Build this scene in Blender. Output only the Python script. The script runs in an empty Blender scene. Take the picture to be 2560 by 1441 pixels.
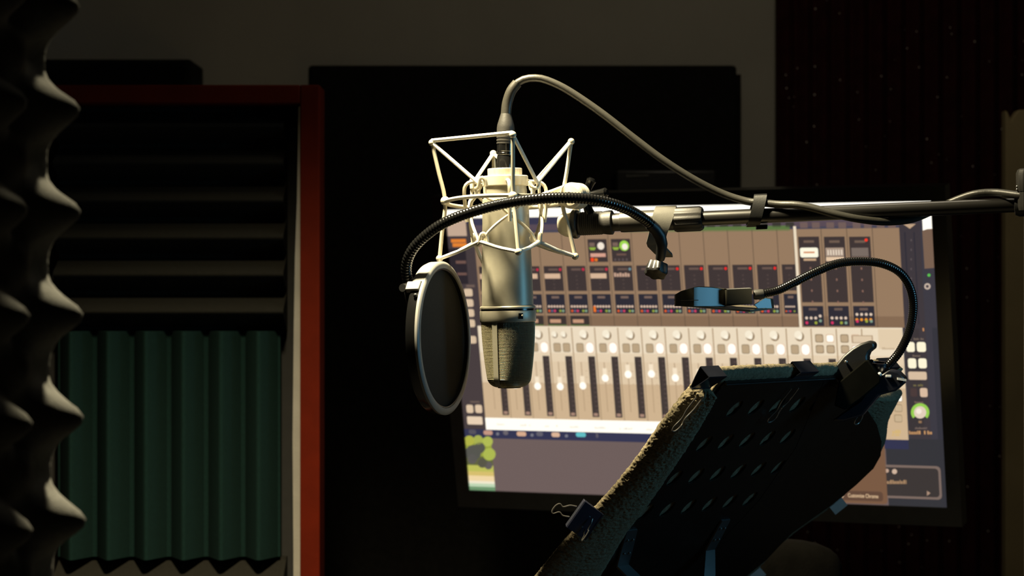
import bpy, bmesh, math, random
from mathutils import Vector, Matrix, noise
random.seed(7)
R = math.radians
scene = bpy.context.scene
col = scene.collection
# ------------------------------------------------------------------ camera
F = 6000.0; CX = 1280.0; CY = 720.5; CAMZ = 1.45
cam_data = bpy.data.cameras.new('camera'); cam = bpy.data.objects.new('camera', cam_data); col.objects.link(cam)
cam.location = (0, 0, CAMZ); cam.rotation_euler = (R(90), 0, 0)
cam_data.sensor_width = 36.0; cam_data.lens = 36.0 * F / 2560.0
cam_data.clip_start = 0.05; cam_data.clip_end = 50
cam_data.dof.use_dof = True; cam_data.dof.focus_distance = 2.38; cam_data.dof.aperture_fstop = 9.0
cam_data.dof.aperture_blades = 7
scene.camera = cam
# ------------------------------------------------------------------ world, lights, exposure
world = bpy.data.worlds.new('studio_dark'); scene.world = world; world.use_nodes = True
bg = world.node_tree.nodes['Background']; bg.inputs[0].default_value = (0.9, 0.85, 0.75, 1); bg.inputs[1].default_value = 0.0015
def spot(name, loc, target, energy, color, angle, blend, radius):
    d = bpy.data.lights.new(name, 'SPOT'); d.energy = energy; d.color = color; d.spot_size = R(angle); d.spot_blend = blend
    d.shadow_soft_size = radius
    o = bpy.data.objects.new(name, d); col.objects.link(o); o.location = loc
    o.rotation_euler = (Vector(target) - Vector(loc)).to_track_quat('-Z', 'Y').to_euler(); return o
def area(name, loc, target, energy, color, sx, sy):
    d = bpy.data.lights.new(name, 'AREA'); d.energy = energy; d.color = color; d.shape = 'RECTANGLE'; d.size = sx; d.size_y = sy
    o = bpy.data.objects.new(name, d); col.objects.link(o); o.location = loc
    o.rotation_euler = (Vector(target) - Vector(loc)).to_track_quat('-Z', 'Y').to_euler(); return o
LAMP = (-0.235, 2.27, 2.26)
spot('ceiling_spot_light', LAMP, (-0.22, 2.33, 1.2), 300, (1.0, 0.86, 0.55), 110, 1.0, 0.06)
cool = area('cool_side_light', (1.32, 2.14, 1.52), (0.0, 2.52, 1.40), 0.62, (0.22, 0.66, 1.0), 0.35, 0.6); cool.data.spread = R(60)  # unseen cool source on the right for the cyan side light; no window there
fill = area('wall_fill_light', (0.32, 2.75, 2.58), (0.45, 3.3, 0), 2.0, (1.0, 0.88, 0.66), 0.3, 0.3)  # unseen warm fill, added to brighten the back wall; no fixture
scene.view_settings.view_transform = 'Standard'; scene.view_settings.look = 'None'
scene.view_settings.exposure = 0.0; scene.view_settings.gamma = 1.0; scene.view_settings.use_curve_mapping = False
# ------------------------------------------------------------------ helpers
def P(px, py, D):
    return Vector(((px - CX) * D / F, D, CAMZ - (py - CY) * D / F))
def lin(c): 
    c /= 255.0
    return c / 12.92 if c <= 0.04045 else ((c + 0.055) / 1.055) ** 2.4
def srgb(r, g, b, k=1.0): return (lin(r) * k, lin(g) * k, lin(b) * k, 1.0)
MATS = {}
def mat(name, color, rough=0.5, metal=0.0, var=0.12, scale=60.0, bump=0.0, bscale=300.0, spec=0.5, sheen=0.0, trans=0.0):
    if name in MATS: return MATS[name]
    m = bpy.data.materials.new(name); m.use_nodes = True; nt = m.node_tree; b = nt.nodes['Principled BSDF']
    b.inputs['Roughness'].default_value = rough; b.inputs['Metallic'].default_value = metal
    b.inputs['Specular IOR Level'].default_value = spec
    if sheen: b.inputs['Sheen Weight'].default_value = sheen
    tc = nt.nodes.new('ShaderNodeTexCoord'); n = nt.nodes.new('ShaderNodeTexNoise'); n.inputs['Scale'].default_value = scale
    n.inputs['Detail'].default_value = 4
    nt.links.new(tc.outputs['Object'], n.inputs['Vector'])
    r = nt.nodes.new('ShaderNodeValToRGB')
    r.color_ramp.elements[0].position = 0.3; r.color_ramp.elements[1].position = 0.7
    r.color_ramp.elements[0].color = tuple(c * (1 - var) for c in color[:3]) + (1,)
    r.color_ramp.elements[1].color = tuple(min(1, c * (1 + var)) for c in color[:3]) + (1,)
    nt.links.new(n.outputs['Fac'], r.inputs['Fac']); nt.links.new(r.outputs['Color'], b.inputs['Base Color'])
    if bump:
        n2 = nt.nodes.new('ShaderNodeTexNoise'); n2.inputs['Scale'].default_value = bscale; n2.inputs['Detail'].default_value = 3
        nt.links.new(tc.outputs['Object'], n2.inputs['Vector'])
        bp = nt.nodes.new('ShaderNodeBump'); bp.inputs['Strength'].default_value = bump; bp.inputs['Distance'].default_value = 0.002
        nt.links.new(n2.outputs['Fac'], bp.inputs['Height']); nt.links.new(bp.outputs['Normal'], b.inputs['Normal'])
    MATS[name] = m; return m

def frame_of(t):
    t = t.normalized(); a = Vector((0, 0, 1)) if abs(t.z) < 0.9 else Vector((1, 0, 0))
    u = t.cross(a).normalized(); return u, t.cross(u).normalized()
def catmull(pts, n=12):
    pts = [Vector(p) for p in pts]; out = []
    e = [pts[0] * 2 - pts[1]] + pts + [pts[-1] * 2 - pts[-2]]
    for i in range(1, len(e) - 2):
        p0, p1, p2, p3 = e[i - 1], e[i], e[i + 1], e[i + 2]
        for k in range(n):
            t = k / n
            out.append(0.5 * ((2 * p1) + (p2 - p0) * t + (2 * p0 - 5 * p1 + 4 * p2 - p3) * t * t + (3 * p1 - p0 - 3 * p2 + p3) * t ** 3))
    out.append(pts[-1]); return out
def resample(pts, step):
    L = [0]
    for a, b in zip(pts, pts[1:]): L.append(L[-1] + (b - a).length)
    n = max(2, int(L[-1] / step)); out = []; j = 0
    for i in range(n + 1):
        s = L[-1] * i / n
        while j < len(L) - 2 and L[j + 1] < s: j += 1
        t = (s - L[j]) / max(1e-9, L[j + 1] - L[j]); out.append(pts[j].lerp(pts[j + 1], t))
    return out
class MB:
    def __init__(s): s.v = []; s.f = []
    def add(s, vs, fs):
        o = len(s.v); s.v += [Vector(v) for v in vs]; s.f += [tuple(i + o for i in f) for f in fs]; return s
    def tube(s, pts, r, seg=10, cap=True, flat=None):
        pts = [Vector(p) for p in pts]; n = len(pts); rs = r if isinstance(r, (list, tuple)) else [r] * n
        vs = []; fs = []; u = None
        for i, p in enumerate(pts):
            t = (pts[min(i + 1, n - 1)] - pts[max(i - 1, 0)]).normalized()
            if u is None: u, w = frame_of(t)
            else:
                u = (u - t * u.dot(t)).normalized(); w = t.cross(u)
            for k in range(seg):
                a = 2 * math.pi * k / seg
                vs.append(p + (u * math.cos(a) + w * math.sin(a)) * rs[i])
        for i in range(n - 1):
            for k in range(seg):
                k2 = (k + 1) % seg
                fs.append((i * seg + k, i * seg + k2, (i + 1) * seg + k2, (i + 1) * seg + k))
        if cap:
            fs.append(tuple(range(seg - 1, -1, -1))); fs.append(tuple((n - 1) * seg + k for k in range(seg)))
        return s.add(vs, fs)
    def lathe(s, origin, axis, prof, seg=40, cap=True, lobes=0, amp=0.0):
        axis = Vector(axis).normalized(); origin = Vector(origin); u, w = frame_of(axis); vs = []; fs = []
        for (h, r) in prof:
            for k in range(seg):
                a = 2 * math.pi * k / seg; rr = r * (1 + amp * math.cos(lobes * a)) if lobes else r
                vs.append(origin + axis * h + (u * math.cos(a) + w * math.sin(a)) * rr)
        for i in range(len(prof) - 1):
            for k in range(seg):
                k2 = (k + 1) % seg
                fs.append((i * seg + k, i * seg + k2, (i + 1) * seg + k2, (i + 1) * seg + k))
        if cap:
            fs.append(tuple(range(seg - 1, -1, -1))); fs.append(tuple((len(prof) - 1) * seg + k for k in range(seg)))
        return s.add(vs, fs)
    def sphere(s, c, r, seg=14, sq=(1, 1, 1)):
        c = Vector(c); vs = [c + Vector((0, 0, r * sq[2]))]; fs = []; n = seg // 2
        for i in range(1, n):
            for k in range(seg):
                a = math.pi * i / n; b = 2 * math.pi * k / seg
                vs.append(c + Vector((r * sq[0] * math.sin(a) * math.cos(b), r * sq[1] * math.sin(a) * math.sin(b), r * sq[2] * math.cos(a))))
        vs.append(c - Vector((0, 0, r * sq[2]))); L = len(vs) - 1
        for k in range(seg): fs.append((0, 1 + k, 1 + (k + 1) % seg))
        for i in range(n - 2):
            for k in range(seg):
                a = 1 + i * seg + k; b = 1 + i * seg + (k + 1) % seg
                fs.append((a, a + seg, b + seg, b))
        o = 1 + (n - 2) * seg
        for k in range(seg): fs.append((L, o + (k + 1) % seg, o + k))
        return s.add(vs, fs)
    def prism(s, poly, ext):
        poly = [Vector(p) for p in poly]; ext = Vector(ext); n = len(poly)
        vs = poly + [p + ext for p in poly]
        fs = [tuple(range(n)), tuple(range(2 * n - 1, n - 1, -1))]
        fs += [(i, i + n, (i + 1) % n + n, (i + 1) % n) for i in range(n)]
        return s.add(vs, fs)
    def box(s, lo, hi):
        x0, y0, z0 = lo; x1, y1, z1 = hi
        return s.prism([(x0, y0, z0), (x1, y0, z0), (x1, y1, z0), (x0, y1, z0)], (0, 0, z1 - z0))
    def obox(s, c, ax, ay, az):
        c = Vector(c); ax = Vector(ax); ay = Vector(ay); az = Vector(az)
        return s.prism([c - ax - ay - az, c + ax - ay - az, c + ax + ay - az, c - ax + ay - az], az * 2)
    def strip(s, rows, th):
        """rows: list of (left, right); gives a sheet of thickness th"""
        n = len(rows); rows = [(Vector(a), Vector(b)) for a, b in rows]; fr = []; bk = []
        for i, (a, b) in enumerate(rows):
            pa, pb = rows[max(i - 1, 0)]; na, nb = rows[min(i + 1, n - 1)]
            nor = (b - a).cross((na + nb - pa - pb)).normalized() * (th / 2)
            fr += [a + nor, b + nor]; bk += [a - nor, b - nor]
        vs = fr + bk; o = 2 * n; fs = []
        for i in range(n - 1):
            j = 2 * i
            fs += [(j, j + 1, j + 3, j + 2), (o + j, o + j + 2, o + j + 3, o + j + 1), (j, j + 2, o + j + 2, o + j), (j + 1, o + j + 1, o + j + 3, j + 3)]
        fs += [(0, o, o + 1, 1), (2 * n - 2, 2 * n - 1, o + 2 * n - 1, o + 2 * n - 2)]
        return s.add(vs, fs)
    def build(s, name, m, parent=None, sharp=35, bevel=0.0, bseg=2, fix=True):
        off = Vector(parent.get('_o', (0, 0, 0))) if parent else Vector((0, 0, 0))
        me = bpy.data.meshes.new(name); me.from_pydata([v - off for v in s.v], [], s.f); me.update()
        if fix:
            bm = bmesh.new(); bm.from_mesh(me); bmesh.ops.recalc_face_normals(bm, faces=bm.faces); bm.to_mesh(me); bm.free()
        if sharp is not None:
            for p in me.polygons: p.use_smooth = True
            me.set_sharp_from_angle(angle=R(sharp))
        if m: me.materials.append(m)
        o = bpy.data.objects.new(name, me); col.objects.link(o)
        if parent:
            o.parent = parent; o['_o'] = tuple(off)
        if bevel:
            md = o.modifiers.new('bevel', 'BEVEL'); md.width = bevel; md.segments = bseg; md.limit_method = 'ANGLE'; md.angle_limit = R(40)
            md.harden_normals = False
        return o
def tag(o, label=None, cat=None, group=None, kind=None):
    if label: o['label'] = label
    if cat: o['category'] = cat
    if group: o['group'] = group
    if kind: o['kind'] = kind
    return o
def thing(name, loc, label, cat, group=None):
    o = bpy.data.objects.new(name, None); col.objects.link(o); o.location = loc; o['_o'] = tuple(loc); o.empty_display_size = 0.05
    return tag(o, label, cat, group)
def struct(name, mb, m, **k):
    return tag(mb.build(name, m, None, **k), kind='structure')

# ------------------------------------------------------------------ materials
M_wall = mat('grey_wall_paint', (0.36, 0.34, 0.29), 0.9, var=0.05, scale=8, bump=0.15, bscale=120)
M_dark = mat('dark_wall_paint', (0.10, 0.09, 0.08), 0.9, var=0.1, scale=5)
M_floor = mat('dark_carpet', (0.035, 0.032, 0.03), 0.95, var=0.3, scale=200, bump=0.4)
M_ceil = mat('ceiling_paint', (0.16, 0.15, 0.14), 0.9, var=0.05)
M_nickel = mat('satin_nickel', (0.36, 0.335, 0.265), 0.40, 0.30, var=0.03, scale=200)
M_mount = mat('cream_enamel', (0.60, 0.55, 0.43), 0.38, 0.25, var=0.03, scale=90)
M_band = mat('white_elastic', (0.74, 0.70, 0.60), 0.75, var=0.05, scale=400, bump=0.08, bscale=1500)
M_black = mat('black_plastic', (0.012, 0.012, 0.012), 0.42, var=0.2, bump=0.05, bscale=900)
M_satin = mat('black_satin_metal', (0.040, 0.037, 0.032), 0.36, 0.0, var=0.15, bump=0.04, bscale=1200, spec=0.9)
M_gloss = mat('black_gloss', (0.006, 0.006, 0.006), 0.18, var=0.1)
M_rubber = mat('black_rubber', (0.030, 0.028, 0.025), 0.55, var=0.2, bump=0.05, bscale=600)
M_cable = mat('grey_black_cable', (0.034, 0.032, 0.026), 0.42, var=0.1, bump=0.06, bscale=700)
M_chrome = mat('chromed_wire', (0.42, 0.40, 0.37), 0.22, 0.88, var=0.04)

# ------------------------------------------------------------------ the room
BACK = 3.95
struct('floor', MB().box((-2.3, -1.2, -0.1), (2.3, BACK + 0.1, 0)), M_floor, sharp=None)
struct('ceiling', MB().box((-2.3, -1.2, 2.62), (2.3, BACK + 0.1, 2.72)), M_ceil, sharp=None)
struct('wall_back', MB().box((-2.3, BACK, 0), (2.3, BACK + 0.1, 2.62)), M_wall, sharp=None)
struct('wall_left', MB().box((-2.4, -1.2, 0), (-2.3, BACK + 0.1, 2.62)), M_dark, sharp=None)
struct('wall_right', MB().box((2.3, -1.2, 0), (2.4, BACK + 0.1, 2.62)), M_dark, sharp=None)
struct('wall_front', MB().box((-2.4, -1.3, 0), (2.4, -1.2, 2.62)), M_dark, sharp=None)
# ceiling lamp that lights the booth
lamp = thing('pendant_spotlight', (LAMP[0], LAMP[1], 2.62), 'white can spotlight hanging from the ceiling above the microphone', 'ceiling light')
MB().lathe((LAMP[0], LAMP[1], 2.62), (0, 0, -1), [(0, .05), (.012, .05), (.02, .03), (.02, .006)], 24).build('canopy', M_wall, lamp)
MB().lathe((LAMP[0], LAMP[1], 2.60), (0, 0, -1), [(0, .008), (2.60 - LAMP[2] - .06, .008)], 12).build('drop_rod', M_wall, lamp)
MB().lathe((LAMP[0], LAMP[1], LAMP[2] + .07), (0, 0, -1), [(0, .01), (0, .040), (.055, .048), (.055, .045), (.01, .036), (.01, .01)], 28, cap=False).build('shade', M_wall, lamp)
# ------------------------------------------------------------------ tall black panel on the wall behind the monitor
def wallbox(name, x0, x1, y0, y1, D, depth, m, **k):
    a = P(x0, y0, D); b = P(x1, y1, D)
    return MB().box((a.x, D, b.z), (b.x, D + depth, a.z))
M_felt = mat('black_felt', (0.0075, 0.0068, 0.006), 0.95, var=0.25, scale=90, bump=0.2, bscale=500, spec=0.15)
pb = thing('felt_absorber', (P(1305, 0, 3.88).x, 3.88, 0.30), 'tall black felt-covered acoustic panel hung on the grey back wall', 'acoustic panel')
a = P(770, 163, 3.86); b = P(1842, 163, 3.86)
MB().box((a.x, 3.86, 0.30), (b.x, 3.915, a.z)).build('felt_face', M_felt, pb, bevel=0.006)
MB().box((a.x + .01, 3.915, 0.31), (b.x + .012, BACK - .021, a.z - .01)).build('backing', M_felt, pb)
def glyphs(mb, p0, p1, up, n, seed, thick):
    """a row of small illegible letter strokes between p0 and p1"""
    rnd = random.Random(seed); d = (p1 - p0); x = 0.0; k = 0; nrm = d.normalized().cross(up.normalized())
    while x < 0.97:
        w = rnd.uniform(0.5, 1.0) / n; h = rnd.choice([0.7, 0.7, 1.0, 0.75])
        if rnd.random() > 0.12:
            q = p0 + d * x; r_ = d * min(w * 0.78, 1 - x)
            mb.prism([q, q + r_, q + r_ + up * h, q + up * h], nrm * thick)
        x += w; k += 1
    return mb
M_print = mat('grey_print', (0.30, 0.29, 0.27), 0.7)
spk = thing('speaker_box', (P(1665, 0, 3.76).x, 3.76, 0), 'black boxed speaker with a small pale printed name, above and behind the monitor', 'speaker')
a = P(1540, 425, 3.66); b = P(1790, 560, 3.66)
MB().box((a.x, 3.66, b.z), (b.x, 3.84, a.z)).build('body', M_black, spk, bevel=0.004)
xm = (a.x + b.x) / 2
MB().lathe((xm, 3.76, 0.02), (0, 0, 1), [(0, .018), (b.z - .02, .018)], 16).build('stand_pole', M_black, spk)
MB().lathe((xm, 3.76, 0), (0, 0, 1), [(0, .08), (.02, .07)], 24).build('stand_base', M_black, spk)
g = MB(); glyphs(g, P(1620, 495, 3.659), P(1674, 495, 3.659), Vector((0, 0, .0052)), 11, 3, .0006); g.build('printed_name', M_print, spk, sharp=None)
M_print2 = mat('dim_print', (0.10, 0.098, 0.09), 0.7)
g = MB(); glyphs(g, P(1566, 443, 3.659), P(1622, 441, 3.659), Vector((0, 0, .004)), 10, 5, .0006); g.build('printed_line', M_print2, spk, sharp=None)

# ------------------------------------------------------------------ maroon ridged foam panel on the right, with specks
def specked(name):
    m = mat(name, (0.030, 0.0050, 0.0055), 0.95, var=0.25, scale=40, spec=0.15); nt = m.node_tree; b = nt.nodes['Principled BSDF']
    src = b.inputs['Base Color'].links[0].from_socket
    tc = nt.nodes.new('ShaderNodeTexCoord'); v = nt.nodes.new('ShaderNodeTexVoronoi'); v.inputs['Scale'].default_value = 60
    nt.links.new(tc.outputs['Object'], v.inputs['Vector'])
    lt = nt.nodes.new('ShaderNodeMath'); lt.operation = 'LESS_THAN'; lt.inputs[1].default_value = 0.06
    nt.links.new(v.outputs['Distance'], lt.inputs[0])
    sep = nt.nodes.new('ShaderNodeSeparateColor'); nt.links.new(v.outputs['Color'], sep.inputs[0])
    gt = nt.nodes.new('ShaderNodeMath'); gt.operation = 'GREATER_THAN'; gt.inputs[1].default_value = 0.3; nt.links.new(sep.outputs[0], gt.inputs[0])
    mu = nt.nodes.new('ShaderNodeMath'); mu.operation = 'MULTIPLY'; nt.links.new(lt.outputs[0], mu.inputs[0]); nt.links.new(gt.outputs[0], mu.inputs[1])
    mx = nt.nodes.new('ShaderNodeMix'); mx.data_type = 'RGBA'; nt.links.new(mu.outputs[0], mx.inputs[0])
    nt.links.new(src, mx.inputs[6]); mx.inputs[7].default_value = (1.0, 0.97, 0.9, 1); nt.links.new(mx.outputs[2], b.inputs['Base Color'])
    return m
M_maroon = specked('maroon_foam_specked')
def ridges(x0, x1, z0, z1, D, depth, n, vertical=True, base=0.02, round_=4):
    """wedge foam; ridge points face -Y. Vertical: ridges run along Z."""
    mb = MB(); prof = []
    L = (x1 - x0) if vertical else (z1 - z0)
    for i in range(n):
        for t, h in ((0, 0.0), (.06, .02), (.42, .93), (.47, .99), (.5, 1.0), (.53, .99), (.58, .93), (.94, .02)):
            prof.append(((i + t) * L / n, h))
    prof.append((L, 0))
    vs = []; N = len(prof)
    for (s_, h) in prof:
        y = D - h * depth
        if vertical: vs += [(x0 + s_, y, z0), (x0 + s_, y, z1)]
        else: vs += [(x0, y, z0 + s_), (x1, y, z0 + s_)]
    fs = [(2 * i, 2 * i + 1, 2 * i + 3, 2 * i + 2) for i in range(N - 1)]
    o = len(vs); yb = D + base
    vs += [(x0, yb, z0), (x0, yb, z1), (x1, yb, z1), (x1, yb, z0)]
    if vertical:
        fs += [(0, 1, o + 1, o), (2 * N - 2, o + 3, o + 2, 2 * N - 1), tuple([o] + [2 * i for i in range(N)] + [o + 3]), tuple([o + 1] + [2 * i + 1 for i in range(N)] + [o + 2])]
    else:
        fs += [(0, 1, o + 3, o), (2 * N - 2, o + 1, o + 2, 2 * N - 1), tuple([o] + [2 * i for i in range(N)] + [o + 1]), tuple([o + 3] + [2 * i + 1 for i in range(N)] + [o + 2])]
    fs.append((o, o + 1, o + 2, o + 3))
    return mb.add(vs, fs)
DM = 3.885
x0 = P(1946, 0, DM).x; x1 = P(2600, 0, DM).x
mp = ridges(x0, x1, 0.35, 2.15, DM + .02, 0.018, 14, True, BACK - DM - .041).build('maroon_foam_panel', M_maroon)
tag(mp, 'dark maroon ridged foam panel dotted with pale specks, right of the monitor', 'acoustic panel')
M_board = mat('olive_board', (0.30, 0.235, 0.12), 0.8, var=0.1, scale=12)
DB = 3.62
a = P(2514, 275, DB)
bd = MB().prism([(a.x, DB, 0.0), (a.x + .25, DB, 0.0), (a.x + .25, DB, a.z + .01), (P(2546, 0, DB).x, DB, a.z), (P(2528, 0, DB).x, DB, a.z - .016), (P(2520, 0, DB).x, DB, a.z - .004), (a.x, DB, a.z)], (0, .03, 0)).build('wooden_board', M_board, sharp=None, bevel=.002)
tag(bd, 'upright olive-brown board with a chipped top corner at the right edge', 'board')

# ------------------------------------------------------------------ red framed acoustic gobo with foam tiles
DG = 3.20
M_red = mat('red_painted_wood', (0.078, 0.0056, 0.0003), 0.7, spec=0.08, var=0.12, scale=25, bump=0.1, bscale=90)
M_pale = mat('pale_raw_wood', (0.22, 0.20, 0.17), 0.8, var=0.12, scale=18, bump=0.15)
M_fgrey = mat('charcoal_foam', (0.0125, 0.0115, 0.009), 0.95, var=0.15, scale=300, bump=0.3, bscale=900, spec=0.1)
M_fgreen = mat('teal_foam', (0.0046, 0.0160, 0.0138), 0.95, var=0.15, scale=300, bump=0.3, bscale=900, spec=0.1)
M_back = mat('gobo_backing', (0.012, 0.011, 0.010), 0.95)
gx0 = P(40, 0, DG).x; gx1 = P(801, 0, DG).x; gtop = P(0, 214, DG).z
gobo = thing('acoustic_gobo', (P(420, 0, DG).x, DG, 0), 'red-framed standing acoustic screen lined with ridged foam', 'acoustic screen')
def plank(x0, x1, z0, z1, y0, y1): return MB().box((x0, y0, z0), (x1, y1, z1))
fw = P(801, 0, DG).x - P(752, 0, DG).x
plank(gx1 - fw, gx1, 0.05, gtop, DG - .012, DG + .07).build('frame_post', M_red, gobo, bevel=.002)
plank(gx0, gx0 + fw, 0.05, gtop, DG - .012, DG + .07).build('frame_post', M_red, gobo, bevel=.002)
plank(gx0 + fw, gx1 - fw, gtop - P(0, 214, DG).z + P(0, 214, DG).z - fw * 0.95, gtop, DG - .012, DG + .07).build('frame_rail', M_red, gobo, bevel=.002)
plank(gx0 + fw, gx1 - fw, 0.05, 0.05 + fw, DG - .012, DG + .07).build('frame_rail', M_red, gobo, bevel=.002)
plank(gx0 + .02, gx1 - .02, 0.06, gtop - .02, DG + .062, DG + .072).build('back_board', M_back, gobo)
# slightly wavering raw edge strip beside the red post
zs = [P(0, y, DG).z for y in (268, 500, 640, 822, 1100, 1380, 1800, 2600)]
xl = [748, 744, 739, 736, 733, 735, 736, 738]; mb = MB()
rows = [((P(xa, 0, DG).x, DG - .003, z), (P(753, 0, DG).x, DG - .003, z)) for xa, z in zip(xl, zs)]
mb.strip(rows, .012).build('edge_strip', M_pale, gobo, sharp=None)
for xx in (gx0 + fw * .5, gx1 - fw * .5):
    MB().box((xx - .03, DG - .14, 0), (xx + .03, DG + .20, .05)).build('foot', M_red, gobo, bevel=.003)
tile_y = DG + .045; tx0 = P(132, 0, DG).x; tx1 = P(708, 0, DG).x
ft = ridges(tx0, tx1, P(0, 826, DG).z, P(0, 268, DG).z, tile_y, .045, 6, False).build('foam_tile', M_fgrey, gobo); ft['label'] = 'charcoal foam tile with level ridges'
ft = ridges(tx0, P(694, 0, DG).x, P(0, 1400, DG).z, P(0, 829, DG).z, tile_y - .008, .045, 6, True).build('foam_tile', M_fgreen, gobo); ft['label'] = 'teal foam tile with upright ridges'
ft = ridges(tx0, tx1, P(0, 1975, DG).z, P(0, 1403, DG).z, tile_y, .045, 6, False).build('foam_tile', M_fgrey, gobo); ft['label'] = 'charcoal foam tile with level ridges, lowest'
# black box above the gobo, on the wall
a = P(60, 157, 3.86); b = P(490, 230, 3.86)
sb = thing('wall_shelf_box', (P(270, 0, 3.86).x, 3.86, b.z), 'flat black box on the back wall, just above the red frame', 'box')
MB().box((a.x, 3.80, P(0, 225, 3.8).z), (b.x, BACK, a.z)).build('body', M_felt, sb, bevel=.004)
MB().box((a.x + .01, 3.797, P(0, 219, 3.8).z), (b.x - .01, 3.80, a.z - .006)).build('front_panel', M_gloss, sb)

# ------------------------------------------------------------------ egg-crate foam in the left foreground
M_egg = mat('slate_egg_foam', (0.16, 0.16, 0.15), 0.95, var=0.12, scale=200, bump=0.4, bscale=900, spec=0.1)
def eggcrate():
    mb = MB(); k = 0.28; D1 = 1.665; x_at = lambda D: (34 - CX) * 1.62 / F - k * (1.62 - D)
    t = Vector((-k, -1, 0)).normalized(); n = Vector((1, -k, 0)).normalized()
    org = Vector((x_at(D1), D1, 0)); pz = 0.0705; pt = 0.077; zt = P(0, 268, 1.62).z; A = 0.034
    nu, nv = 64, 190; Lu = 0.30; z0, z1 = 0.95, 1.98
    vs = []
    for i in range(nu + 1):
        for j in range(nv + 1):
            u = Lu * i / nu; z = z0 + (z1 - z0) * j / nv
            c = math.cos(2 * math.pi * (u - 0.014) / pt) ; cz = math.cos(2 * math.pi * (z - zt) / pz)
            h = ((1 + c) / 2) * ((1 + cz) / 2) ** 1.7
            h2 = (1 - c) / 2 * (1 - cz) / 2
            h = max(0, h) ** 0.95 + 0.36 * max(0, h2) ** 1.3
            h += 0.05 * noise.noise(Vector((u * 40, z * 40, 1.3)))
            lean = (z - 1.45) * -0.012
            vs.append(org + t * u + n * (A * h) + Vector((lean, 0, z)))
    fs = [(i * (nv + 1) + j, (i + 1) * (nv + 1) + j, (i + 1) * (nv + 1) + j + 1, i * (nv + 1) + j + 1) for i in range(nu) for j in range(nv)]
    o = len(vs); bkn = n * -0.03
    def V(i, j): return i * (nv + 1) + j
    rim = [V(i, 0) for i in range(nu + 1)] + [V(nu, j) for j in range(1, nv + 1)] + [V(i, nv) for i in range(nu - 1, -1, -1)] + [V(0, j) for j in range(nv - 1, 0, -1)]
    def flat(q): 
        d = (q - org); return q - n * d.dot(n) + bkn + Vector((0, 0, 0))
    vs += [flat(vs[r]) for r in rim]; m = len(rim)
    fs += [(rim[q], rim[(q + 1) % m], o + (q + 1) % m, o + q) for q in range(m)]
    fs.append(tuple(o + q for q in range(m)))
    return mb.add(vs, fs)
eg = thing('egg_crate_foam', (-0.33, 1.55, 0), 'dark egg-crate foam panel with pointed bumps, out of focus at the left edge', 'acoustic foam')
eggcrate().build('foam_sheet', M_egg, eg, sharp=None).data.shade_smooth()
k = .28; n_ = Vector((1, -k, 0)).normalized(); t_ = Vector((-k, -1, 0)).normalized()
o0 = Vector(((92 - CX) * 1.62 / F - k * (1.62 - 1.665), 1.665, 0)) - n_ * .043
MB().obox(o0 + t_ * .16 + Vector((0, 0, 1.0)), t_ * .15, n_ * .010, Vector((0, 0, 1.0))).build('backing_board', M_back, eg)

# ------------------------------------------------------------------ the monitor
QP = [(1114, 524), (2329, 501.5), (2369, 1269), (1175, 1225)]
mr = Vector((0.9053, -0.4248, 0.0026)).normalized(); mu_ = Vector((-0.0812, -0.1701, 0.9821)); mu_ = (mu_ - mr * mu_.dot(mr)).normalized()
mn = mr.cross(mu_).normalized()          # mr x up -> points away from or towards the camera
if mn.y > 0: mn = -mn
MC = P(1745, 880, 3.20)
def onmon(px, py):
    d = P(px, py, 1.0) - Vector((0, 0, CAMZ)); t = (MC - Vector((0, 0, CAMZ))).dot(mn) / d.dot(mn)
    return Vector((0, 0, CAMZ)) + d * t
C4 = [onmon(*q) for q in QP]
def homog(src, dst):
    import numpy as np
    A = []
    for (x, y), (u, v) in zip(src, dst):
        A.append([x, y, 1, 0, 0, 0, -u * x, -u * y, -u]); A.append([0, 0, 0, x, y, 1, -v * x, -v * y, -v])
    return np.linalg.svd(np.array(A, float))[2][-1].reshape(3, 3)
HI = homog(QP, [(0, 0), (1, 0), (1, 1), (0, 1)])
def UV(px, py):
    u, v, w = HI @ (px, py, 1.0); return u / w, v / w
def S(u, v, lift=0.0):
    p = (C4[0] * (1 - u) + C4[1] * u) * (1 - v) + (C4[3] * (1 - u) + C4[2] * u) * v
    return p + mn * lift
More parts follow.
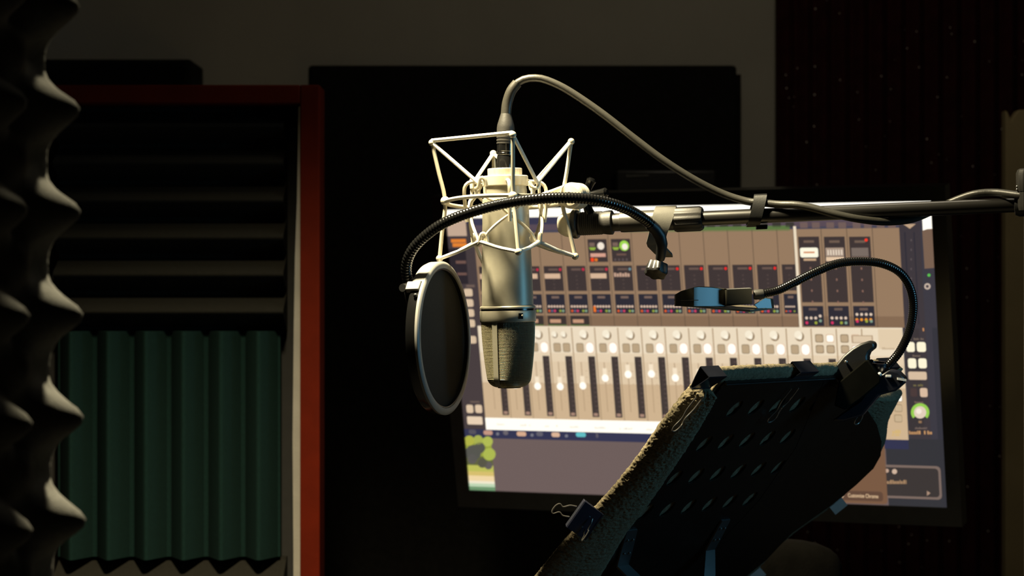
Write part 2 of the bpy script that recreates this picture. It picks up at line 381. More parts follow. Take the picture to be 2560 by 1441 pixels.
class Screen:
    def __init__(s): s.v = []; s.f = []; s.c = []
    def poly(s, uvs, colr, layer):
        o = len(s.v); s.v += [S(u, v, 0.0004 + layer * 0.00012) for u, v in uvs]; s.f.append(tuple(range(o, o + len(uvs)))); s.c.append(colr)
    def rect(s, u0, v0, u1, v1, colr, layer): s.poly([(u0, v0), (u1, v0), (u1, v1), (u0, v1)], colr, layer)
    def px(s, x0, y0, x1, y1, colr, layer):
        a = UV(x0, y0); b = UV(x1, y1); s.rect(a[0], a[1], b[0], b[1], colr, layer)
    def rrect(s, x0, y0, x1, y1, colr, layer, rad=0.25):
        a = UV(x0, y0); b = UV(x1, y1); s.rr(a[0], a[1], b[0], b[1], colr, layer, rad)
    def rr(s, u0, v0, u1, v1, colr, layer, rad=0.25):
        asp = 1.75; r_ = rad * min((u1 - u0) * asp, v1 - v0); ru = r_ / asp; pts = []
        for cx, cy, a0 in ((u1 - ru, v1 - r_, 0), (u0 + ru, v1 - r_, 90), (u0 + ru, v0 + r_, 180), (u1 - ru, v0 + r_, 270)):
            for q in range(4):
                an = R(a0 + q * 30); pts.append((cx + ru * math.cos(an), cy + r_ * math.sin(an)))
        s.poly(pts, colr, layer)
    def disc(s, x, y, r, colr, layer, n=14, sx=1.0):
        pts = []
        for q in range(n):
            a = 2 * math.pi * q / n; pts.append(UV(x + r * sx * math.cos(a), y + r * math.sin(a)))
        s.poly(pts, colr, layer)
    def arc(s, x, y, r0, r1, a0, a1, colr, layer, n=16):
        for q in range(n):
            b0 = R(a0 + (a1 - a0) * q / n); b1 = R(a0 + (a1 - a0) * (q + 1) / n)
            s.poly([UV(x + r * math.cos(b), y + r * math.sin(b)) for r, b in ((r0, b0), (r1, b0), (r1, b1), (r0, b1))], colr, layer)
    def word(s, x0, y0, x1, y1, colr, layer, n, seed):
        rnd = random.Random(seed); x = x0
        while x < x1 - 1:
            w = (x1 - x0) / n * rnd.uniform(.6, 1.2); t = (x - x0) / (x1 - x0)
            h = rnd.choice([.7, .7, 1.0]); yb = y1 + 0
            if rnd.random() > .1: s.px(x, yb - (y1 - y0) * h, min(x + w * .8, x1), yb, colr, layer)
            x += w
    def build(s, name, parent):
        off = Vector(parent['_o']); me = bpy.data.meshes.new(name); me.from_pydata([v - off for v in s.v], [], s.f); me.update()
        at = me.color_attributes.new('screen_colour', 'FLOAT_COLOR', 'CORNER'); i = 0
        for p, c in zip(me.polygons, s.c):
            for li in p.loop_indices: at.data[li].color = c
        m = bpy.data.materials.new('lit_screen'); m.use_nodes = True; nt = m.node_tree; b = nt.nodes['Principled BSDF']
        b.inputs['Base Color'].default_value = (0.01, 0.01, 0.01, 1); b.inputs['Roughness'].default_value = 0.35
        va = nt.nodes.new('ShaderNodeVertexColor'); va.layer_name = 'screen_colour'
        nt.links.new(va.outputs['Color'], b.inputs['Emission Color']); b.inputs['Emission Strength'].default_value = 1.0
        me.materials.append(m); o = bpy.data.objects.new(name, me); col.objects.link(o); o.parent = parent; o['_o'] = tuple(off); return o
mon = thing('computer_monitor', (MC.x, MC.y, 0.76), 'large black monitor showing a recording mixer with rows of faders', 'monitor')
def bez(w0, w1, d0, d1):
    ex = (C4[1] - C4[0]).normalized(); ez = (C4[0] - C4[3]).normalized()
    out = [C4[0] - ex * w1 + ez * w1, C4[1] + ex * w1 + ez * w1, C4[2] + ex * w1 - ez * w1 * 1.3, C4[3] - ex * w1 - ez * w1 * 1.3]
    return out
outer = bez(0, .019, 0, 0)
mb = MB(); vs = []; 
inn = [c + mn * .004 for c in C4]; ot = [c + mn * .004 for c in outer]; ob = [c - mn * .02 for c in outer]; ib = [c - mn * .001 for c in C4]
vs = ot + inn + ib + ob
fs = []
for i in range(4):
    j = (i + 1) % 4; fs += [(i, j, 4 + j, 4 + i), (4 + i, 4 + j, 8 + j, 8 + i), (i, 12 + i, 12 + j, j)]
fs += [(8, 9, 10, 11), (15, 14, 13, 12)]
mb.add(vs, fs).build('bezel', M_gloss, mon, sharp=20)
mb = MB(); c0 = sum(outer, Vector()) / 4
bk = [c0 + (c - c0) * .8 - mn * .055 for c in outer]
mb.add([c - mn * .0205 for c in [c0 + (c - c0) * .96 for c in outer]] + bk, [(0, 1, 2, 3), (7, 6, 5, 4)] + [(i, 4 + i, 4 + (i + 1) % 4, (i + 1) % 4) for i in range(4)]).build('back_housing', M_black, mon, sharp=20)
base = c0 - mn * .10
MB().prism([(base.x - .05, base.y - .012, .775), (base.x + .05, base.y - .012, .775), (base.x + .05, base.y + .02, .775), (base.x - .05, base.y + .02, .775)], (0, 0, c0.z - .775)).build('stand_neck', M_black, mon, bevel=.004)
MB().obox(c0 - mn * .075, mr * .06, mu_ * .06, mn * .025).build('mount_plate', M_black, mon)
MB().box((base.x - .15, base.y - .13, .76), (base.x + .15, base.y + .09, .775)).build('stand_base', M_black, mon, bevel=.004)
# desk under it
desk = thing('studio_desk', (0.42, 3.35, 0), 'black studio desk below the monitor', 'desk')
MB().box((-0.08, 3.02, .73), (0.70, 3.62, .76)).build('desktop', M_black, desk, bevel=.003)
for xx in (-.05, .63):
    for yy in (3.05, 3.55): MB().box((xx, yy, 0), (xx + .045, yy + .045, .73)).build('leg', M_black, desk)

# screen picture -------------------------------------------------------------
sc = Screen()
beige = srgb(150, 122, 96); beige2 = srgb(132, 105, 82); cream = srgb(236, 219, 192); cream2 = srgb(222, 198, 165); dkm = srgb(62, 52, 52); dkn = srgb(44, 42, 52)
whit = srgb(255, 250, 236, 1.15); lite = srgb(200, 168, 140); btn = srgb(176, 155, 126); line = srgb(92, 76, 62); mauve = srgb(108, 92, 90)
sc.rect(0, 0, 1, 1, srgb(58, 56, 66), 0)
# top white bar, navy and grey bars
sc.px(1114, 524, 2330, 548, whit, 1); sc.rect(0, 0, 0.985, UV(1700, 540)[1], whit, 1)
v1 = UV(1360, 543)[1]
sc.rect(0.02, v1, .96, UV(1360, 561)[1], srgb(58, 56, 78), 2); sc.rect(0.02, UV(1360, 561)[1], .96, UV(1360, 576)[1], srgb(88, 74, 84), 2); sc.rect(0.02, UV(1360, 576)[1], .96, UV(1360, 588)[1], srgb(70, 68, 84), 2)
# main beige field
uL = UV(1190, 640)[0]; uD = UV(1987, 620)[0]; uR = UV(2251, 620)[0]
vA = UV(1700, 577)[1]; vW = UV(1700, 817)[1]; vW2 = UV(1300, 1046)[1]; vS2 = UV(1300, 1076)[1]; vN2 = UV(1300, 1098)[1]
sc.rect(uL, vA, uR, vW, beige, 3); sc.rect(uL, UV(1700, 790)[1], uR, vW, beige2, 4)
sc.px(1560, 570, 1975, 577, srgb(92, 118, 66), 3)
for q in range(9): sc.px(1700 + q * 33, 556, 1722 + q * 33, 568, srgb(58, 54, 50), 3)
# channel columns
u0 = UV(1464, 607)[0]; du = (UV(1945, 607)[0] - u0) / 8
vB0 = UV(1700, 663)[1]; vB1 = UV(1700, 727)[1]; vC0 = UV(1700, 735)[1]; vC1 = UV(1700, 784)[1]
def uu(c): return u0 + c * du
for c in range(-5, 9):
    ua, ub = uu(c), uu(c + 1)
    if ua < uL - 1e-4: ua = uL
    ub = min(ub, uD)
    if ub - ua < du * .3: continue
    sc.rect(ub - du * .025, vA, ub, vW, line, 5)
    m0 = ua + du * .10; m1 = min(ua + du * .92, uD)
    sc.rect(m0, vB0, m1, vB1, dkm, 6); sc.rect(m0, vC0, m1, vC1, dkn, 6)
    w = m1 - m0; h = vB1 - vB0
    sc.rect(m0 + w * .25, vB0 + h * .10, m0 + w * .75, vB0 + h * .18, srgb(104, 84, 76), 7)
    sc.rect(m0 + w * .3, vC0 + h * .08, m0 + w * .7, vC0 + h * .17, srgb(120, 98, 88), 7)
    for q in range(4): sc.rect(m0 + w * .46, vB0 + h * (.38 + q * .16), m0 + w * .54, vB0 + h * (.43 + q * .16), srgb(84, 70, 66), 7)
    # record lamp
    if ub < uD - .01:
        cx = m0 + w * .88; cy = vB0 + h * .14; rr = w * .07
        lampc = srgb(110, 140, 150) if c == 1 else (srgb(235, 40, 40) if c > 2 else srgb(200, 40, 72))
        sc.poly([(cx + rr * math.cos(a_ * math.pi / 5), cy + rr * 1.75 * math.sin(a_ * math.pi / 5)) for a_ in range(10)], lampc, 8)
    if c in (-5, -3, -2, 0): sc.rect(m0 + w * .02, vB0 + h * .30, m0 + w * .86, vB0 + h * .50, srgb(214, 180, 150), 8)
    if c == -4: pass
    if c == 1: 
        for q in range(6): sc.rect(m0 + w * (.04 + q * .14), vB0 + h * (.28 + .03 * (q % 2)), m0 + w * (.15 + q * .14), vB0 + h * .44, srgb(196, 160, 138), 8)
    # little send knobs: a row of pale discs and a row of coloured ones
    hc = vC1 - vC0
    cols = [(226, 92, 40), (96, 98, 130), (214, 62, 100), None, (150, 166, 60), (138, 168, 140)]
    for q in range(6):
        cx = m0 + w * (.13 + q * .148); rr = w * .062
        if cx + rr > uD - .002: continue
        ring = [(cx + rr * math.cos(a_ * math.pi / 6), vC0 + hc * .64 + rr * 1.75 * math.sin(a_ * math.pi / 6)) for a_ in range(12)]
        sc.poly(ring, srgb(214, 186, 164), 8)
        if cols[q]: sc.poly([(x, y + hc * .23) for x, y in ring], srgb(*cols[q]), 8)
    if c == 0:
        sc.rect(m0 + w * .05, vC0 + hc * .62, m0 + w * .17, vC0 + hc * .92, srgb(240, 120, 40), 9)
    if c in (-3, -2, -1):
        vd0 = UV(1700, 790)[1]; vd1 = UV(1700, 813)[1]
        sc.rect(m0, vd0, m1, vd1, srgb(60, 50, 48), 6); sc.rect(m0 + w * .12, vd0 + (vd1 - vd0) * .4, m0 + w * .7, vd1 - (vd1 - vd0) * .2, srgb(196, 150, 120), 7)
        sc.rect(m0, vd1, m1, vd1 + .003, srgb(90, 120, 60), 7)
# two effect modules in columns 0 and 1
for c, on in ((0, False), (1, True)):
    m0 = uu(c) + du * .10; m1 = uu(c) + du * .92; va = UV(1490, 598)[1]; vb = UV(1490, 655)[1]; w = m1 - m0; h = vb - va
    sc.rect(m0, va, m1, vb, dkm, 6)
    sc.rect(m0 + w * .08, va + h * .15, m0 + w * .36, va + h * .32, srgb(120, 98, 88), 7)
    sc.poly([(m0 + w * .05, va + h * .36), (m0 + w * .42, va + h * .36), (m0 + w * .34, va + h * .48), (m0 + w * .13, va + h * .48)], srgb(146, 176, 66), 7)
    cx = m0 + w * .68; cy = va + h * .30
    def dd(r, colr, l, x=cx, y=cy): sc.poly([(x + r * w * math.cos(a_ * math.pi / 8), y + r * w * 1.75 * math.sin(a_ * math.pi / 8)) for a_ in range(16)], colr, l)
    if on: dd(.25, srgb(160, 214, 80), 7); dd(.15, srgb(250, 240, 225), 8, cx + w * .03, cy + .003)
    else: dd(.18, srgb(245, 232, 215), 7)
    if not on:
        sc.rect(m0 + w * .1, va + h * .62, m0 + w * .9, va + h * .78, srgb(214, 160, 140), 7)
        sc.rr(m0 + w * .1, va + h * .82, m0 + w * .26, va + h * .98, srgb(250, 70, 25), 7); sc.rr(m0 + w * .3, va + h * .84, m0 + w * .46, va + h * .97, srgb(220, 120, 40), 7)
    else:
        sc.rect(m0 + w * .25, va + h * .64, m0 + w * .75, va + h * .72, srgb(110, 84, 74), 7)
        for q in range(4): sc.rect(m0 + w * (.12 + q * .2), va + h * .86, m0 + w * (.2 + q * .2), va + h * .95, srgb(96, 84, 84), 7)
# right block of three wide channels
sc.rect(uD, vA - .01, uD + .0055, vW, cream, 9)
for k_, (xa, xb) in enumerate(((1996, 2048), (2060, 2112), (2123, 2176))):
    a1 = UV(xa, 592); b1 = UV(xb, 592); t1 = UV(xa, 756)[1]
    sc.rect(a1[0], a1[1], b1[0], t1, dkm, 6); w = b1[0] - a1[0]
    va2 = UV(xa + 8, 765)[1]; vb2 = UV(xa + 8, 815)[1]; sc.rect(a1[0], va2, b1[0], vb2, dkn, 6); h2 = vb2 - va2
    sc.rect(b1[0] + w * .10, vA, b1[0] + w * .13, vW, line, 5)
    sc.rect(a1[0] + w * .25, a1[1] + .012, a1[0] + w * .75, a1[1] + .02, srgb(110, 90, 78), 7)
    sc.rect(a1[0] + w * .3, va2 + h2 * .1, a1[0] + w * .7, va2 + h2 * .22, srgb(104, 86, 78), 7)
    vy = a1[1] + .036; 
    if k_ == 0:
        sc.rr(a1[0] + w * .05, vy, a1[0] + w * .92, vy + .032, srgb(255, 250, 225), 7, .2); sc.rect(a1[0] + w * .22, vy + .013, a1[0] + w * .75, vy + .018, srgb(210, 130, 80), 8)
        sc.rect(a1[0] + w * .2, vy + .036, a1[0] + w * .8, vy + .043, srgb(200, 165, 130), 7)
    elif k_ == 1:
        sc.rect(a1[0] + w * .05, vy, a1[0] + w * .92, vy + .028, srgb(172, 150, 132), 7); sc.rect(a1[0] + w * .05, vy + .03, a1[0] + w * .92, vy + .044, srgb(228, 198, 166), 7)
        for q in range(6): sc.rect(a1[0] + w * (.14 + q * .13), vy + .007, a1[0] + w * (.2 + q * .13), vy + .024, srgb(236, 220, 200), 8)
    else:
        sc.rect(a1[0] + w * .08, vy, a1[0] + w * .88, vy + .028, srgb(120, 106, 98), 7)
        for q in range(7): sc.rect(a1[0] + w * (.08 + q * .115), vy + .031, a1[0] + w * (.17 + q * .115), vy + .041, srgb(214, 170, 140), 7)
        sc.disc(2166, 600, 4, srgb(250, 60, 40), 8)
    for q in range(4): sc.rect(a1[0] + w * .47, a1[1] + .10 + q * .037, a1[0] + w * .54, a1[1] + .107 + q * .037, srgb(140, 104, 90), 7)
    for q, cc in enumerate(((214, 50, 100), None, (156, 166, 60), (130, 160, 140))):
        cx = a1[0] + w * (.17 + .22 * q); rr = w * .07; cyv = va2 + h2 * (.6 if k_ < 2 else .42)
        if k_ == 0 and q == 3: cyv -= h2 * .1
        ring = [(cx + rr * math.cos(a_ * math.pi / 6), cyv + rr * 1.75 * math.sin(a_ * math.pi / 6)) for a_ in range(12)]
        sc.poly(ring, srgb(222, 200, 180), 8)
        if cc: sc.poly([(x, y + h2 * (.24 if k_ < 2 else .34)) for x, y in ring], srgb(*cc), 8)
        if k_ == 2: sc.poly([(x - w * .02, y + h2 * .26) for x, y in ring], srgb(236, 150, 50), 7)
for xa in (2000, 2030, 2066, 2096, 2132, 2160, 2192, 2220): sc.px(xa, 556, xa + 20, 570, srgb(112, 92, 88), 4)
# right dark column and desktop strip
sc.rect(uR, UV(2260, 556)[1], UV(2303, 620)[0], UV(2300, 1100)[1], srgb(60, 54, 60), 4)
for xa in (2264, 2287): sc.px(xa, 580, xa + 9, 810, srgb(46, 44, 54), 5)
for q in range(8): sc.px(2277, 598 + q * 24, 2280, 603 + q * 24, srgb(96, 86, 88), 6)
sc.poly([UV(2258, 560), UV(2290, 560), UV(2275, 572)], srgb(190, 160, 130), 5)
sc.px(2306, 548, 2331, 576, whit, 4); sc.poly([UV(2306, 577), UV(2318, 573), UV(2332, 572), UV(2336, 670), UV(2312, 672)], srgb(120, 96, 80), 5)
sc.disc(2323, 688, 4, srgb(90, 190, 80), 6); sc.disc(2319, 716, 8, srgb(200, 180, 165), 6); sc.disc(2319, 716, 4, srgb(80, 70, 74), 7)
# cream mixer area
uM0 = UV(1196, 830)[0]; uM1 = UV(2257, 830)[0]
sc.rect(uM0, vW, uM1, UV(1500, 905)[1], cream, 6); 
vK = UV(1500, 838)[1]; vBt0 = UV(1500, 858)[1]; vBt1 = UV(1500, 881)[1]; vT0 = UV(1500, 891)[1]; vT1 = UV(1500, 1043)[1]
sc.rect(uM0, UV(1500, 905)[1] - .03, uM1, vS2, srgb(224, 201, 169), 6)
sc.rect(uM0, UV(1500, 960)[1], uM1, vS2, srgb(206, 178, 143), 7)
fade = {-4: 965, -2: 968, -1: 965, 0: 945, 1: 935, 2: 933, 3: 942, 4: 944, 5: 942, 6: 940, 7: 940, -3: 968}
for c in range(-5, 11):
    ua = uu(c) + du * .14; ub = ua + du
    if ua < uM0 - du * .25 or ub > uM1 + .002: continue
    wide = c >= 9
    sc.rect(ub - du * .05, vW + .004, ub, vS2 - .01, srgb(178, 152, 120), 8); 
    if not wide:
        two = c in (-2,)
        for kx in ((.22, .62) if two else (.50,)):
            cx = ua + du * kx; rr = du * (.13 if two else .19)
            arcp = lambda r, x, y, n=14: [(x + r * math.cos(a_ * 2 * math.pi / n), y + r * 1.75 * math.sin(a_ * 2 * math.pi / n)) for a_ in range(n)]
            sc.poly(arcp(rr, cx, vK), srgb(150, 126, 96), 9); sc.poly(arcp(rr * .86, cx - rr * .22, vK - rr * .5), srgb(248, 236, 212), 10); sc.poly(arcp(rr * .42, cx + rr * .1, vK + rr * .4), srgb(255, 246, 226), 11)
        both = c in (-2, 1)
        sc.rr(ua + du * .12, vBt0, ua + du * .45, vBt1, srgb(160, 140, 112), 9, .2); sc.rr(ua + du * .15, vBt0 + .003, ua + du * .42, vBt1 - .003, srgb(186, 162, 130), 10, .2)
        if both:
            sc.rr(ua + du * .53, vBt0, ua + du * .86, vBt1, srgb(160, 140, 112), 9, .2); sc.rr(ua + du * .56, vBt0 + .003, ua + du * .83, vBt1 - .003, srgb(186, 162, 130), 10, .2)
        else:
            sc.rr(ua + du * .53, vBt0 - .003, ua + du * .90, vBt1 + .003, srgb(220, 170, 140), 9, .4); sc.rr(ua + du * .55, vBt0 - .002, ua + du * .88, vBt1 + .002, whit, 10, .45)
    else:
        for (qx, qy, w_) in ((.12, 0, 0), (.55, 0, 1 if c < 11 else 0), (.12, 1, 0), (.55, 1, 1 if c == 10 else 0)):
            va_ = vK - .008 + qy * .036
            sc.rr(ua + du * qx, va_, ua + du * (qx + .33), va_ + .028, srgb(150, 128, 100) if not w_ else srgb(220, 190, 160), 9, .2)
            sc.rr(ua + du * (qx + .03), va_ + .003, ua + du * (qx + .30), va_ + .025, whit if w_ else srgb(190, 166, 134), 10, .25)
    # meter and fader
    sc.rect(ua + du * .60, vT0, ua + du * .90, vT1, srgb(66, 56, 54), 9)
    for q in range(12): sc.rect(ua + du * .76, vT0 + (vT1 - vT0) * (.06 + q * .075), ua + du * .86, vT0 + (vT1 - vT0) * (.075 + q * .075), srgb(92, 76, 74), 10)
    sc.rr(ua + du * .66, vT1 - .014, ua + du * .84, vT1 - .004, srgb(170, 136, 118), 10)
    sc.rect(ua + du * .26, vT0 + .02, ua + du * .30, vT1 - .02, srgb(184, 156, 124), 9)
    for q in range(6): sc.rect(ua + du * .44, vT0 + .05 + q * .022, ua + du * .52, vT0 + .052 + q * .022, srgb(196, 168, 136), 9)
    vf = UV(1500, fade.get(c, 942))[1]; cx = ua + du * .28; rr = du * .15
    sc.rect(cx - rr * .6, vf - .034, cx + rr * .6, vf, srgb(246, 228, 200), 10)
    sc.poly([(cx + rr * math.cos(a_ * math.pi / 8), vf + rr * 1.75 * math.sin(a_ * math.pi / 8)) for a_ in range(16)], whit, 11)
sc.px(2130, 838, 2184, 858, srgb(178, 152, 122), 12); sc.px(2133, 840, 2181, 856, srgb(222, 200, 170), 13)
sc.rect(UV(2196, 830)[0], vW + .004, uM1, vW + .07, srgb(226, 204, 172), 12)
sc.word(2206, 868, 2240, 874, srgb(196, 172, 140), 13, 8, 5)
for q, yy in enumerate((985, 1010, 1036)):
    sc.rrect(2236, yy, 2257, yy + 20, srgb(160, 136, 106), 12, .2); sc.rrect(2238, yy + 2, 2256, yy + 18, whit if q == 0 else srgb(200, 176, 142), 13, .2)
# white label strip with faint names, navy strip
sc.rect(uM0, vW2, UV(2196, 1050)[0], vS2, whit, 12)
for q in range(13): sc.word(1240 + q * 62, 1058 + q * 2.2, 1262 + q * 62 + (q % 3) * 5, 1063 + q * 2.2, srgb(226, 220, 208), 13, 5, 40 + q)
sc.rect(0, vS2, uM1, vN2, srgb(48, 50, 80), 5); 
for x_, y_, w_, cc in ((1172, 1078, 20, (84, 80, 92)), (1209, 1080, 24, (196, 150, 130)), (1258, 1080, 14, (104, 98, 106)), (1292, 1083, 25, (214, 170, 140)), (1341, 1083, 18, (96, 94, 106)), (1379, 1085, 22, (220, 180, 150)), (1440, 1085, 26, (96, 190, 196)), (1490, 1087, 7, (90, 86, 98))):
    sc.rrect(x_, y_ - 4, x_ + w_, y_ + 8, srgb(*cc), 7, .45)
for x_, y_ in ((1245, 1085), (1331, 1088), (1417, 1090)): sc.disc(x_, y_, 4, srgb(120, 120, 130), 7)
# left sidebar
sc.rect(0, UV(1150, 560)[1], uL, vS2, srgb(70, 60, 62), 4)
sc.px(1117, 548, 1168, 590, srgb(196, 168, 146), 5); sc.px(1128, 598, 1166, 606, srgb(226, 130, 50), 6); sc.px(1132, 608, 1168, 617, srgb(226, 130, 50), 6)
sc.px(1122, 622, 1172, 710, srgb(44, 38, 44), 5); sc.px(1140, 652, 1166, 659, srgb(112, 84, 76), 6); sc.px(1144, 682, 1168, 688, srgb(112, 84, 76), 6)
sc.px(1166, 712, 1188, 718, srgb(110, 92, 84), 6)
for yy in (722, 748, 773, 799, 840): sc.rrect(1160 + (yy - 722) * .08, yy, 1183 + (yy - 722) * .08, yy + 19, srgb(216, 190, 160), 6, .25)
sc.px(1176, 1003, 1200, 1007, srgb(110, 92, 84), 6)
for xx in (1166, 1188): sc.rrect(xx, 1012, xx + 19, 1033, srgb(222, 196, 166), 6, .25)
sc.rrect(1168, 1041, 1208, 1062, srgb(232, 208, 180), 6, .15)
# lower area: photo strip, mauve field, dark corner, brown card
sc.rect(0, vN2, 1, 1, mauve, 3)
uP = UV(1239, 1225)[0]
for va_, vb_, cc in ((0, .35, (150, 160, 60)), (.35, .52, (96, 100, 60)), (.52, .64, (190, 190, 90)), (.64, .72, (214, 190, 110)), (.72, .82, (240, 214, 165)), (.82, .87, (240, 232, 205)), (.87, .93, (190, 214, 180)), (.93, 1.0, (110, 150, 110))):
    sc.rect(0, vN2 + (1 - vN2) * va_, uP, vN2 + (1 - vN2) * vb_ + .001, srgb(*cc), 5)
for dx, dy, r_, cc in ((22, 40, 20, (84, 84, 78)), (38, 28, 14, (84, 84, 76)), (58, 12, 13, (176, 186, 84)), (62, 44, 16, (172, 184, 80)), (12, 10, 13, (176, 178, 70)), (34, 8, 12, (168, 176, 80)), (20, 56, 12, (92, 88, 86)), (45, 66, 12, (86, 84, 70)), (60, 72, 10, (96, 90, 90))):
    sc.disc(1162 + dx, 1092 + dy, r_, srgb(*cc), 6, 12)
sc.rect(UV(2216, 1150)[0], UV(2260, 1097)[1], 1, 1, srgb(50, 50, 56), 5)
sc.rect(UV(2340, 1000)[0], vW, 1, 1, srgb(50, 50, 60), 5)
# rounded outline in the corner
a1 = UV(2216, 1162); b1 = UV(2356, 1250)
sc.rr(a1[0] - .03, a1[1], b1[0], b1[1], srgb(122, 104, 96), 6, .12); sc.rr(a1[0] - .03, a1[1] + .008, b1[0] - .0045, b1[1] - .008, srgb(58, 52, 52), 7, .12)
sc.disc(2237, 1179, 6.5, srgb(206, 178, 156), 8); sc.disc(2218, 1177, 5, srgb(190, 160, 140), 8); sc.word(2218, 1200, 2272, 1210, srgb(176, 140, 104), 8, 12, 77)
sc.poly([UV(2318, 1227), UV(2327, 1233), UV(2318, 1240)], srgb(170, 140, 120), 8)
sc.rr(UV(2060, 1090)[0], UV(2060, 1085)[1], UV(2217, 1200)[0], UV(2217, 1261)[1], srgb(120, 88, 66), 9, .06)
sc.rr(UV(2070, 1200)[0], UV(2100, 1226)[1], UV(2206, 1200)[0], UV(2100, 1250)[1], srgb(96, 70, 56), 10, .3)
sc.poly([UV(2103, 1243), UV(2110, 1231), UV(2114, 1233), UV(2108, 1244)], srgb(246, 214, 180), 11)
# text plate, right sidebar buttons and green dial
sc.px(2260, 822, 2312, 1085, srgb(56, 50, 54), 5)
sc.word(2275, 845, 2310, 850, srgb(120, 104, 92), 6, 9, 9)
for xx, yy, w_, cc in ((2266, 855, 22, 1), (2292, 855, 24, 1), (2270, 896, 22, 1), (2296, 896, 22, 1)): sc.rrect(xx, yy, xx + w_, yy + 25, srgb(255, 246, 214), 7, .25)
sc.word(2282, 887, 2302, 892, srgb(120, 104, 92), 6, 5, 19)
sc.rrect(2271, 929, 2318, 950, srgb(214, 188, 160), 7, .2); sc.word(2284, 960, 2308, 966, srgb(120, 110, 70), 6, 6, 29)
sc.rrect(2276, 970, 2294, 992, srgb(72, 56, 56), 7, .25); sc.rrect(2300, 970, 2320, 993, srgb(216, 186, 160), 7, .25)
sc.word(2284, 1003, 2312, 1008, srgb(120, 100, 90), 6, 7, 39)
sc.arc(2301, 1031, 15, 23, 140, 400, srgb(150, 205, 80), 8, 22); sc.disc(2301, 1031, 15.5, srgb(226, 206, 186), 9, 18); sc.disc(2298, 1028, 7, srgb(246, 232, 216), 10)
sc.px(2297, 1052, 2305, 1058, srgb(150, 116, 84), 8); sc.word(2288, 1068, 2318, 1073, srgb(120, 102, 94), 8, 8, 49)
sc.word(2273, 1077, 2332, 1086, srgb(200, 150, 100), 8, 12, 59); sc.word(2232, 1075, 2254, 1084, srgb(214, 180, 110), 8, 5, 69); sc.word(2230, 1085, 2250, 1090, srgb(214, 180, 110), 8, 5, 79)
sc.px(2307, 820, 2311, 828, srgb(200, 140, 90), 8)
scr = sc.build('screen', mon); scr['label'] = 'lit mixer screen with cream faders and dark plug-in slots'
# the one readable line on the screen, set as flat lettering
fc = bpy.data.curves.new('screen_text', 'FONT'); fc.body = 'Customize Chrome'; fc.size = 1.0; fc.align_x = 'LEFT'
to = bpy.data.objects.new('screen_text', fc); col.objects.link(to)
bpy.context.view_layer.update()
dg = bpy.context.evaluated_depsgraph_get(); tm = bpy.data.meshes.new_from_object(to.evaluated_get(dg)); bpy.data.objects.remove(to)
w0 = max(v.co.x for v in tm.vertices); h0 = max(v.co.y for v in tm.vertices)
p0 = onmon(2121, 1242.5); p1 = onmon(2197, 1245.5); pu = onmon(2120.5, 1233) - p0
off = Vector(mon['_o'])
for v in tm.vertices:
    v.co = p0 + (p1 - p0) * (v.co.x / w0) + pu * (v.co.y / h0) + mn * .0022 - off
tm.update()
mt_ = bpy.data.materials.new('screen_lettering'); mt_.use_nodes = True; bs = mt_.node_tree.nodes['Principled BSDF']; bs.inputs['Base Color'].default_value = (.02, .02, .02, 1)
bs.inputs['Emission Color'].default_value = srgb(250, 214, 170); bs.inputs['Emission Strength'].default_value = 1.0
tm.materials.clear(); tm.materials.append(mt_)
tobj = bpy.data.objects.new('screen_text', tm); col.objects.link(tobj); tobj.parent = scr

# ================================================================== boom stand
def boom_D(px): return 2.42 - 0.12 * (px - 1430) / 1170.0
def boom_y(px): return 560 - (px - 1450) * 0.0435
def BP(px, dy=0.0, dD=0.0): return P(px, boom_y(px) + dy, boom_D(px) + dD)
bA = BP(1430); bB = BP(2600); bdir = (bB - bA).normalized()
def along(prof):          # (photo x, radius in photo px) -> lathe profile on the boom axis
    o = BP(prof[0][0]); return o, [((BP(x) - o).dot(bdir), r * boom_D(x) / F) for x, r in prof]
def boomlathe(prof, **k):
    o, p = along(prof); return MB().lathe(o, bdir, p, **k)
sx = BP(2590)
boom = thing('microphone_boom_stand', (sx.x, sx.y, 0), 'black boom stand with a level arm holding the microphone', 'microphone stand')
boomlathe([(1740, 18.5), (2600, 18.5)], seg=32).build('boom_tube', mat('black_lacquered_tube', (0.012, 0.011, 0.010), 0.3, var=.1, spec=.9), boom)
boomlathe([(1446, 24), (1449, 29), (1452, 29)] + [q for i in range(10) for q in ((1454 + i * 5, 29.5), (1456 + i * 5, 28.2), (1457.5 + i * 5, 29.5))] + [(1508, 28), (1516, 29.5), (1524, 30.5), (1531, 30.5), (1533, 27), (1533, 20)], seg=40).build('rubber_grip', M_rubber, boom)
boomlathe([(1530, 22.5), (1552, 22.5), (1553, 26), (1560, 26.5), (1692, 26.5), (1694, 22)], seg=36).build('sleeve', M_satin, boom)
boomlathe([(1684, 20), (1686, 28), (1692, 30.5), (1750, 30.5), (1757, 27), (1757, 17)], seg=96, lobes=12, amp=0.03).build('clutch_collar', M_rubber, boom)
j = BP(2585)
boomlathe([(2536, 17), (2538, 26), (2548, 30), (2630, 30), (2632, 18)], seg=32).build('swivel_joint', M_black, boom)
kx = P(2566, 470, boom_D(2566) - .012)
MB().lathe(kx + Vector((0, 0, .0005)), (0, 0, 1), [(-.022, .007), (-.018, .008), (-.004, .008), (-.004, .0085), (0, .0095), (.013, .0098), (.0165, .0085), (.018, .006)], seg=48, lobes=12, amp=.03).build('tension_knob', M_rubber, boom)
for q in range(2): MB().sphere(P(2543, 467 + 7.5 * q, boom_D(2566) - .0135), .0014, 10).build('rivet', M_chrome, boom)
MB().lathe((j.x, j.y, 0.06), (0, 0, 1), [(0, .0125), (.72, .0125), (.72, .016), (.80, .016), (.80, .0095), (j.z - .06, .0095)], seg=24).build('upright_tube', M_satin, boom)
